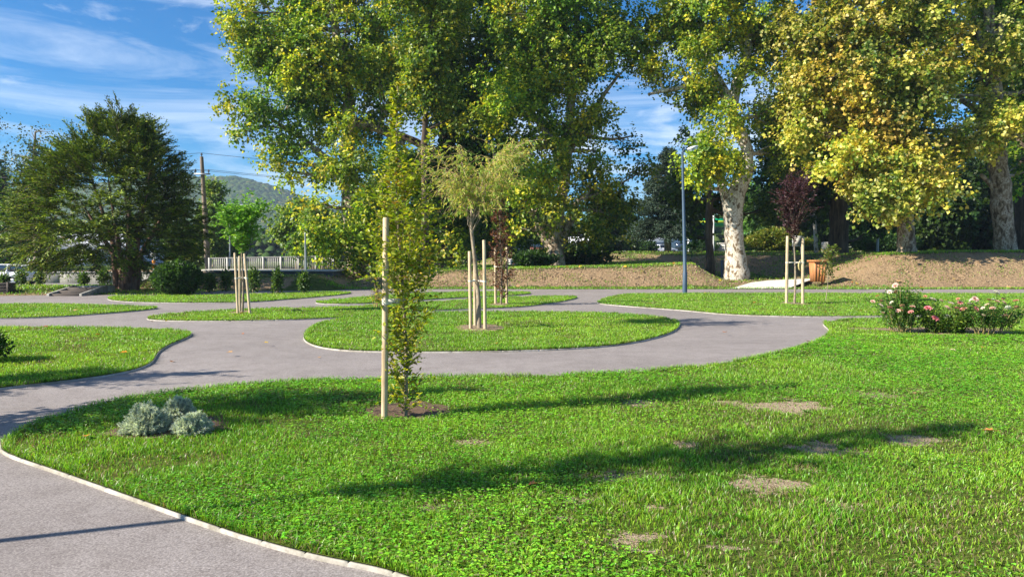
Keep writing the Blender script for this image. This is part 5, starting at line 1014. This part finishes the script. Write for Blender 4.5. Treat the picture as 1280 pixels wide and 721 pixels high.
# wooden steps by the yew, its shade put into their dark colour
gp = V((G(82, 370).x, G(82, 370).y, .0)); root = thing('garden_steps', gp, 'short flight of timber steps, colour darkened as yew shade, between white strings left of the yew', 'steps'); w_ = .62
for i in range(3): mb = MB(); mb.box((-w_ , i * .55, -.05), (w_, i * .55 + .56, .09 + i * .11), bev=.01); mb.build('step', M['dark'], root)
mb = MB(); mb.box((-w_, 1.68, -.05), (w_, 2.7, .34)); mb.build('landing', M['concrete'], root)
for s_ in (-1, 1): mb = MB(); x = s_ * (w_ + .06); mb.add([V((x + e, y, z)) for e in (-.05, .05) for (y, z) in ((-.1, -.05), (-.1, .10), (1.7, .38), (1.9, .38), (1.9, -.05))], [[0, 1, 6, 5], [1, 2, 7, 6], [2, 3, 8, 7], [3, 4, 9, 8]]); mb.add([V((x + e, y, z)) for e in (-.05, .05) for (y, z) in ((-.1, -.05), (-.1, .10), (1.7, .38), (1.9, .38), (1.9, -.05))], [[0, 4, 3, 2][:4], [5, 6, 7, 8], ]); mb.build('string', M['wall'], root)
gp = G(-6, 368); root = thing('planter_box', gp, 'dark timber planter box cut by the left edge', 'planter'); 
for k in range(4): mb = MB(); mb.box((-.9, -.25, .0 + k * .13), (.75, .25, .12 + k * .13), bev=.008); mb.build('board', M['dark'], root)
for x in (-.88, .70): mb = MB(); mb.box((x, -.29, 0), (x + .08, -.252, .55)); mb.build('corner_post', M['dark'], root)
# distant steps behind the central bank
gp = ground_at(668, 60); root = thing('bank_steps', gp, 'distant flight of dark steps with pale edges climbing the levee left of the forked plane', 'steps')
A0 = W(664, 334, 55); A1 = W(650, 322.5, 64); n = 6
for i in range(n):
    t = i / n; c = A0.lerp(A1, t) - gp; mb = MB(); mb.box((-.95, 0, -.5), (.95, 1.5, .02), M=MX.Translation(c)); mb.build('step', M['darkwall'], root)
    mb = MB(); mb.box((-.95, -.04, .022), (.95, .14, .05), M=MX.Translation(c)); mb.build('nosing', M['step'], root)
for s_ in (-1, 1): mb = MB(); a = A0 - gp + V((s_ * 1.05, 0, 0)); b_ = A1 - gp + V((s_ * 1.05, 1.4, 0)); mb.add([a + V((-.1, 0, -.5)), a + V((.1, 0, -.5)), a + V((.1, 0, .1)), a + V((-.1, 0, .1)), b_ + V((-.1, 0, -.5)), b_ + V((.1, 0, -.5)), b_ + V((.1, 0, .1)), b_ + V((-.1, 0, .1))], [[0, 1, 2, 3], [3, 2, 6, 7], [1, 5, 6, 2], [0, 3, 7, 4], [4, 7, 6, 5]]); mb.build('string', M['step'], root)
gp = ground_at(671.5, 78); root = thing('board_enclosure', gp, 'red-brown boarded enclosure under the weeping willow', 'fence'); zt = (W(671, 309, 78) - gp).z
for k in range(9): mb = MB(); mb.box((-.75 + k * .20, -.03, -.1), (-.57 + k * .20, .03, zt), bev=.005); mb.build('board', M['redwood'], root)
mb = MB(); mb.box((-.75, .031, zt * .7), (1.05, .08, zt * .7 + .1)); mb.build('rail', M['redwood'], root)
# cars
def loft(mb, secs, c=None, n=16, caps=True):
    vs = []
    for (x, w_, z0, z1, e) in secs:
        for k in range(n):
            a = tau * (k + .5) / n; ca, sa = cos(a), sin(a); vs.append(V((x, math.copysign(abs(ca) ** e, ca) * w_, (z0 + z1) / 2 + math.copysign(abs(sa) ** e, sa) * (z1 - z0) / 2)))
    fs = [[i * n + k, (i + 1) * n + k, (i + 1) * n + (k + 1) % n, i * n + (k + 1) % n] for i in range(len(secs) - 1) for k in range(n)]; mb.add(vs, fs, c)
    if caps:
        for b_, r in ((0, 0), ((len(secs) - 1) * n, 1)):
            ring = vs[b_:b_ + n]; ctr = sum(ring, V()) / n; mb.add(ring + [ctr], [[n, (k + 1) % n, k] if r else [n, k, (k + 1) % n] for k in range(n)], c)
def car(label, loc, rz, kind='estate', name='parked_car'):
    root = thing(name, loc, label, 'car', rz=rz); mb = MB()     # front towards +x
    if kind == 'estate':
        body = [(-2.25, .72, .38, .82, .35), (-2.15, .84, .28, 1.0, .3), (-1.6, .90, .22, 1.0, .28), (0, .91, .20, .96, .28), (1.1, .90, .22, .94, .28), (1.9, .86, .24, .80, .3), (2.2, .74, .3, .66, .4)]
        gh = [(-2.05, .66, .9, 1.10, .35), (-1.85, .72, .9, 1.36, .3), (-1.2, .73, .9, 1.46, .3), (0, .73, .9, 1.47, .3), (.5, .70, .9, 1.38, .3), (1.15, .66, .88, .98, .4)]
    else:
        body = [(-2.15, .70, .38, .86, .35), (-2.0, .84, .28, 1.02, .3), (-1.4, .90, .22, 1.0, .28), (0, .91, .20, .95, .28), (1.1, .90, .22, .95, .28), (1.9, .84, .24, .80, .3), (2.15, .72, .3, .64, .4)]
        gh = [(-1.95, .62, .9, 1.08, .35), (-1.45, .68, .9, 1.34, .3), (-.6, .72, .9, 1.49, .3), (.1, .72, .9, 1.47, .3), (.6, .70, .9, 1.32, .3), (1.3, .66, .88, .96, .4)]
    loft(mb, body); mb.build('body', M['carpaint'], root, smooth=True); mb = MB(); loft(mb, gh); mb.build('windows', M['glass'], root, smooth=True)
    mb = MB(); roof = [(x, w_ * .93, z1 - .05, z1 + .025, .5) for (x, w_, z0, z1, e) in gh if z1 > 1.3]; loft(mb, roof); mb.build('roof', M['carpaint'], root, smooth=True)
    for s_ in (-1, 1):
        for x in (-.95, .05): mb = MB(); mb.tube([V((x, s_ * .905, .93)), V((x, s_ * .72, 1.44))], .045, 6); mb.build('pillar', M['carpaint'], root)
        for x in (-1.38, 1.38):
            mb = MB(); mb.tube([V((x, s_ * .70, .32)), V((x, s_ * .74, .32)), V((x, s_ * .90, .32)), V((x, s_ * .93, .32))], [.30, .33, .33, .29], 20); w_ = mb.build('wheel', M['tyre'], root, smooth=False); mb = MB(); mb.tube([V((x, s_ * .925, .32)), V((x, s_ * .94, .32))], [.21, .18], 14); mb.build('rim', M['rim'], w_)
            mb = MB(); vs = []; 
            for k in range(13): a = pi * k / 12; vs += [V((x + cos(a) * .36, s_ * .895, .32 + sin(a) * .36)), V((x + cos(a) * .40, s_ * .925, .32 + sin(a) * .40))]
            mb.add(vs, [[2 * k, 2 * k + 1, 2 * k + 3, 2 * k + 2] for k in range(12)]); mb.build('wheel_arch', M['tyre'], root)
        mb = MB(); mb.box((-2.24, s_ * .62 - .14, .72), (-2.02, s_ * .62 + .17 * (1 if s_ > 0 else .85), .88), bev=.02); mb.build('tail_light', M['red'], root); mb = MB(); mb.box((1.95, s_ * .60 - .15, .60), (2.16, s_ * .60 + .15, .74), bev=.02); mb.build('headlight', M['lens'], root)
        mb = MB(); mb.box((.75, s_ * 1.0 - .08, .92), (.92, s_ * 1.0 + .08, 1.04), bev=.02); mb.build('wing_mirror', M['carpaint'], root)
    mb = MB(); mb.box((-2.20, -.78, .24), (-2.0, .78, .40), bev=.02); mb.build('rear_bumper', M['tyre'], root); mb = MB(); mb.box((2.0, -.7, .26), (2.17, .7, .42), bev=.02); mb.build('front_bumper', M['tyre'], root)
    return root
car('white estate car parked at the left edge on the street, rear to the right', (W(2, 352, 50).x, 50, float(height(W(2, 352, 50).x, 50)) + .03), pi * 1.0, 'estate')
p = W(829, 305, 118); car('white hatchback parked beyond the bank left of the blue lamp post', (p.x, 118, float(height(p.x, 118)) + .03), .25, 'hatch')
p = W(657, 312, 84); car('white car nosing out beside the red-brown boards above the distant steps', (p.x + .9, 84, float(height(p.x, 84)) + .03), pi + .7, 'estate')
# pale road and buildings beyond the levee
mb = MB(); vs = [V((x, y, 2.19)) for y in (98, 128) for x in (-5, 34)]; mb.add(vs, [[0, 1, 3, 2]]); tag(mb.build('road', M['asphalt']), kind='structure')
p = W(775, 300, 150); root = thing('store_building', (p.x, 156, 2.1), 'long pale flat-roofed building beyond the road left of the conifer', 'building'); mb = MB(); mb.box((-14, -5, -.5), (16, 5, 4.3)); mb.build('wall', M['offwhite'], root); mb = MB(); mb.box((-14.3, -5.3, 4.302), (16.3, 5.3, 4.7)); mb.build('roof', M['roofgrey'], root)
for k in range(7): mb = MB(); mb.box((-12.5 + k * 4, -5.03, 1), (-10 + k * 4, -5.003, 2.6)); f_ = mb.build('window', M['glass'], root)
p = W(890, 277, 125); root = thing('filling_station_canopy', (p.x, 128, 2.1), 'green and yellow striped filling station canopy behind the slim dark tree', 'canopy'); z0 = W(880, 281.5, 125).z - 2.1; z1 = W(880, 273, 125).z - 2.1; h_ = z1 - z0
mb = MB(); mb.box((-4.2, -3, z0), (4.5, 4, z1)); mb.build('fascia', M['green'], root); mb = MB(); mb.box((-4.22, -3.03, z0 + h_ * .36), (4.52, -3.003, z0 + h_ * .66)); mb.build('stripe', M['lime'], root)
for x in (-3.4, 3.4): mb = MB(); mb.tube([V((x, -1, 0)), V((x, -1, z0))], .2, 8); mb.build('column', M['white'], root)
gp = ground_at(890.5, 100); root = thing('white_mast', gp, 'tall white mast just right of the slim dark trunk', 'mast'); zt = (W(890, 264, 100) - gp).z; mb = MB(); mb.tube([V((0, 0, -.1)), V((0, 0, zt))], .14, 10); mb.build('shaft', M['white'], root); mb = MB(); mb.tube([V((0, 0, zt)), V((0, 0, zt + .1))], [.16, .06], 10); mb.build('cap', M['white'], root)
# far low white wall right of the white trunk
p = W(920, 305, 110); root = thing('boundary_wall', (p.x + 2, 112, 2.1), 'low pale boundary wall in the distance right of the white-trunked plane', 'wall'); mb = MB(); mb.box((-6, -.15, -.3), (12, .15, 1.6)); mb.build('wall_face', M['concrete'], root); mb = MB(); mb.box((-6.1, -.2, 1.602), (12.1, .2, 1.7)); mb.build('coping', M['slab'], root)
# ================================================================== HILL AND FAR WOOD
rng = np.random.default_rng(600)
hx = np.arange(-950, 900, 9.0); hy = np.arange(700, 1250, 9.0); HX, HY = np.meshgrid(hx, hy)
crest = np.interp(HX / 1000 * 924 + 640, [-240, 0, 180, 235, 262, 300, 345, 390, 430, 520, 700, 1000, 1400], [60, 72, 92, 97, 98, 97, 84, 62, 52, 46, 40, 38, 36])   # pixels above the horizon
HZ = crest * .93 / 924 * 1000 * ss(700, 1000, HY) * (1 - .3 * ss(1050, 1250, HY)) * (1 + .10 * (noise2(HX / 90, HY / 90, 71).reshape(HX.shape) - .5)) + 1
mb = MB(); nyx = HX.shape; idx = np.arange(HX.size).reshape(nyx); q = np.stack([idx[:-1, :-1], idx[:-1, 1:], idx[1:, 1:], idx[1:, :-1]], -1).reshape(-1, 4); mb.add(np.stack([HX, HY, HZ], -1).reshape(-1, 3), q, (.04, .07, .02)); tag(mb.build('hill', M['forest'], smooth=True), kind='structure')
n = 90000; x = rng.uniform(-800, -40, n); y = rng.uniform(705, 1060, n); ix = np.clip(((x + 950) / 9), 0, len(hx) - 2); iy = np.clip((y - 700) / 9, 0, len(hy) - 2); i0 = ix.astype(int); j0 = iy.astype(int); fx = ix - i0; fy = iy - j0
z = HZ[j0, i0] * (1 - fx) * (1 - fy) + HZ[j0, i0 + 1] * fx * (1 - fy) + HZ[j0 + 1, i0] * (1 - fx) * fy + HZ[j0 + 1, i0 + 1] * fx * fy
r = rng.uniform(2.0, 7.0, n); pal = palette(n, [(.035, .075, .018), (.055, .10, .022), (.09, .12, .025), (.14, .13, .03)], (4, 4, 2, .7)) * rng.uniform(.7, 1.3, (n, 1)); 
oc2 = np.array([[1, 0, 0], [.5, .87, 0], [-.5, .87, 0], [-1, 0, 0], [-.5, -.87, 0], [.5, -.87, 0], [.5, .3, .8], [-.4, .4, .85], [-.1, -.55, .8]]); of2 = np.array([[0, 1, 6], [1, 2, 7], [1, 7, 6], [2, 3, 7], [3, 4, 8], [3, 8, 7], [4, 5, 8], [5, 0, 6], [5, 6, 8], [6, 7, 8]])
v = np.stack([x, y, z + .6 * r], 1)[:, None, :] + oc2[None] * r[:, None, None] * rng.uniform(.7, 1.25, (n, 9, 1)); mb = MB(); mb.add(v.reshape(-1, 3), (np.arange(n)[:, None, None] * 9 + of2[None]).reshape(-1, 3), np.repeat(pal, 9, 0)); tag(mb.build('hill_forest', M['forest'], smooth=False), 'forest covering the distant hill', kind='stuff')
# tree line closing the horizon beyond the road
n = 26000; a = rng.uniform(-.95, .95, n); dd = rng.uniform(185, 260, n); x = a * dd; y = dd; k = (x / y * F + 640); hh = np.interp(k, [-200, 180, 235, 300, 400, 430, 640, 830, 900, 1300], [9, 8, 7.5, 7, 8, 11, 13, 9, 13, 18]); z = rng.random(n) ** .8 * hh * (.75 + .5 * noise2(x / 9, y / 9, 77)); 
r = rng.uniform(.7, 1.9, n); pal = palette(n, [(.03, .065, .018), (.05, .095, .022), (.09, .13, .03)], (3, 3, 1)) * rng.uniform(.7, 1.3, (n, 1))
v = np.stack([x, y, z], 1)[:, None, :] + oc2[None] * r[:, None, None] * rng.uniform(.6, 1.3, (n, 9, 1)); mb = MB(); mb.add(v.reshape(-1, 3), (np.arange(n)[:, None, None] * 9 + of2[None]).reshape(-1, 3), np.repeat(pal, 9, 0)); tag(mb.build('distant_wood', M['forest']), 'distant wood closing the horizon', kind='stuff')
# ================================================================== SKY, SUN, AIR, CAMERA
SUN_EL = R(33); sdir = V((-.935, -.345, 0)).normalized(); az = math.atan2(sdir.x, sdir.y)
w = bpy.data.worlds.new('World'); sc.world = w; w.use_nodes = True; nt = w.node_tree; bg = nt.nodes['Background']
sky = N_(nt, 'ShaderNodeTexSky'); sky.sky_type = 'NISHITA'; sky.sun_disc = False; sky.sun_elevation = SUN_EL; sky.sun_rotation = az; sky.altitude = 100; sky.air_density = 1.0; sky.dust_density = .3; sky.ozone_density = 3.5
hs = N_(nt, 'ShaderNodeHueSaturation'); hs.inputs['Saturation'].default_value = 1.42; nt.links.new(mix(nt, 1.0, sky.outputs[0], (.66, .90, 1.12), 'MULTIPLY'), hs.inputs['Color'])
c1 = tex(nt, 1.0, 9, .62, coord='Generated', dist=1.1, stretch=(2.2, 2.2, 15)); c2 = tex(nt, 1.0, 7, .6, coord='Generated', dist=.4, stretch=(4.5, 4.5, 16)); c3 = tex(nt, 1.0, 3, .5, coord='Generated', stretch=(1.6, 1.6, 4))
f1 = ramp(nt, c1, [(.44, (0, 0, 0)), (.77, (.80, .80, .80))]); f2 = ramp(nt, c2, [(.56, (0, 0, 0)), (.74, (.85, .85, .85))]); f3 = ramp(nt, c3, [(.40, (.15, .15, .15)), (.65, (1, 1, 1))])
fa = mix(nt, 1.0, f1, f2, 'SCREEN'); fb = mix(nt, 1.0, fa, f3, 'MULTIPLY')
cloudy = mix(nt, fb, hs.outputs[0], (11, 11.4, 12)); nt.links.new(cloudy, bg.inputs[0]); bg.inputs[1].default_value = .060
sl = bpy.data.lights.new('sun', 'SUN'); sl.energy = 5.0; sl.angle = R(.55); sl.color = (1.0, .93, .80); so = bpy.data.objects.new('sun', sl); col.objects.link(so)
sv = V((sdir.x * cos(SUN_EL), sdir.y * cos(SUN_EL), sin(SUN_EL))); so.rotation_euler = sv.to_track_quat('Z', 'Y').to_euler(); so.location = (-10, -10, 30)
hz = MB(); hz.box((-1100, -30, -3), (1100, 1400, 175)); hm = bpy.data.materials.new('haze'); hm.use_nodes = True; hn = hm.node_tree; hn.nodes.remove(hn.nodes['Principled BSDF']); pv = N_(hn, 'ShaderNodeVolumePrincipled')
pv.inputs['Color'].default_value = (.66, .82, 1, 1); pv.inputs['Density'].default_value = .00026; pv.inputs['Anisotropy'].default_value = .2; hn.links.new(pv.outputs[0], hn.nodes['Material Output'].inputs['Volume']); tag(hz.build('haze', hm), 'thin blue air over the park and distant hill', kind='stuff')
cam = bpy.data.cameras.new('camera'); cam.sensor_width = 36; cam.lens = F / 1280 * 36; cam.clip_end = 6000; co = bpy.data.objects.new('camera', cam); col.objects.link(co)
co.location = (0, 0, CAMH); co.rotation_euler = (pi / 2 - TH, 0, 0); sc.camera = co
sc.view_settings.view_transform = 'Standard'; sc.view_settings.look = 'None'; sc.view_settings.exposure = 1.17; sc.view_settings.gamma = 1
sc.cycles.max_bounces = 6; sc.cycles.transparent_max_bounces = 4; sc.cycles.diffuse_bounces = 3
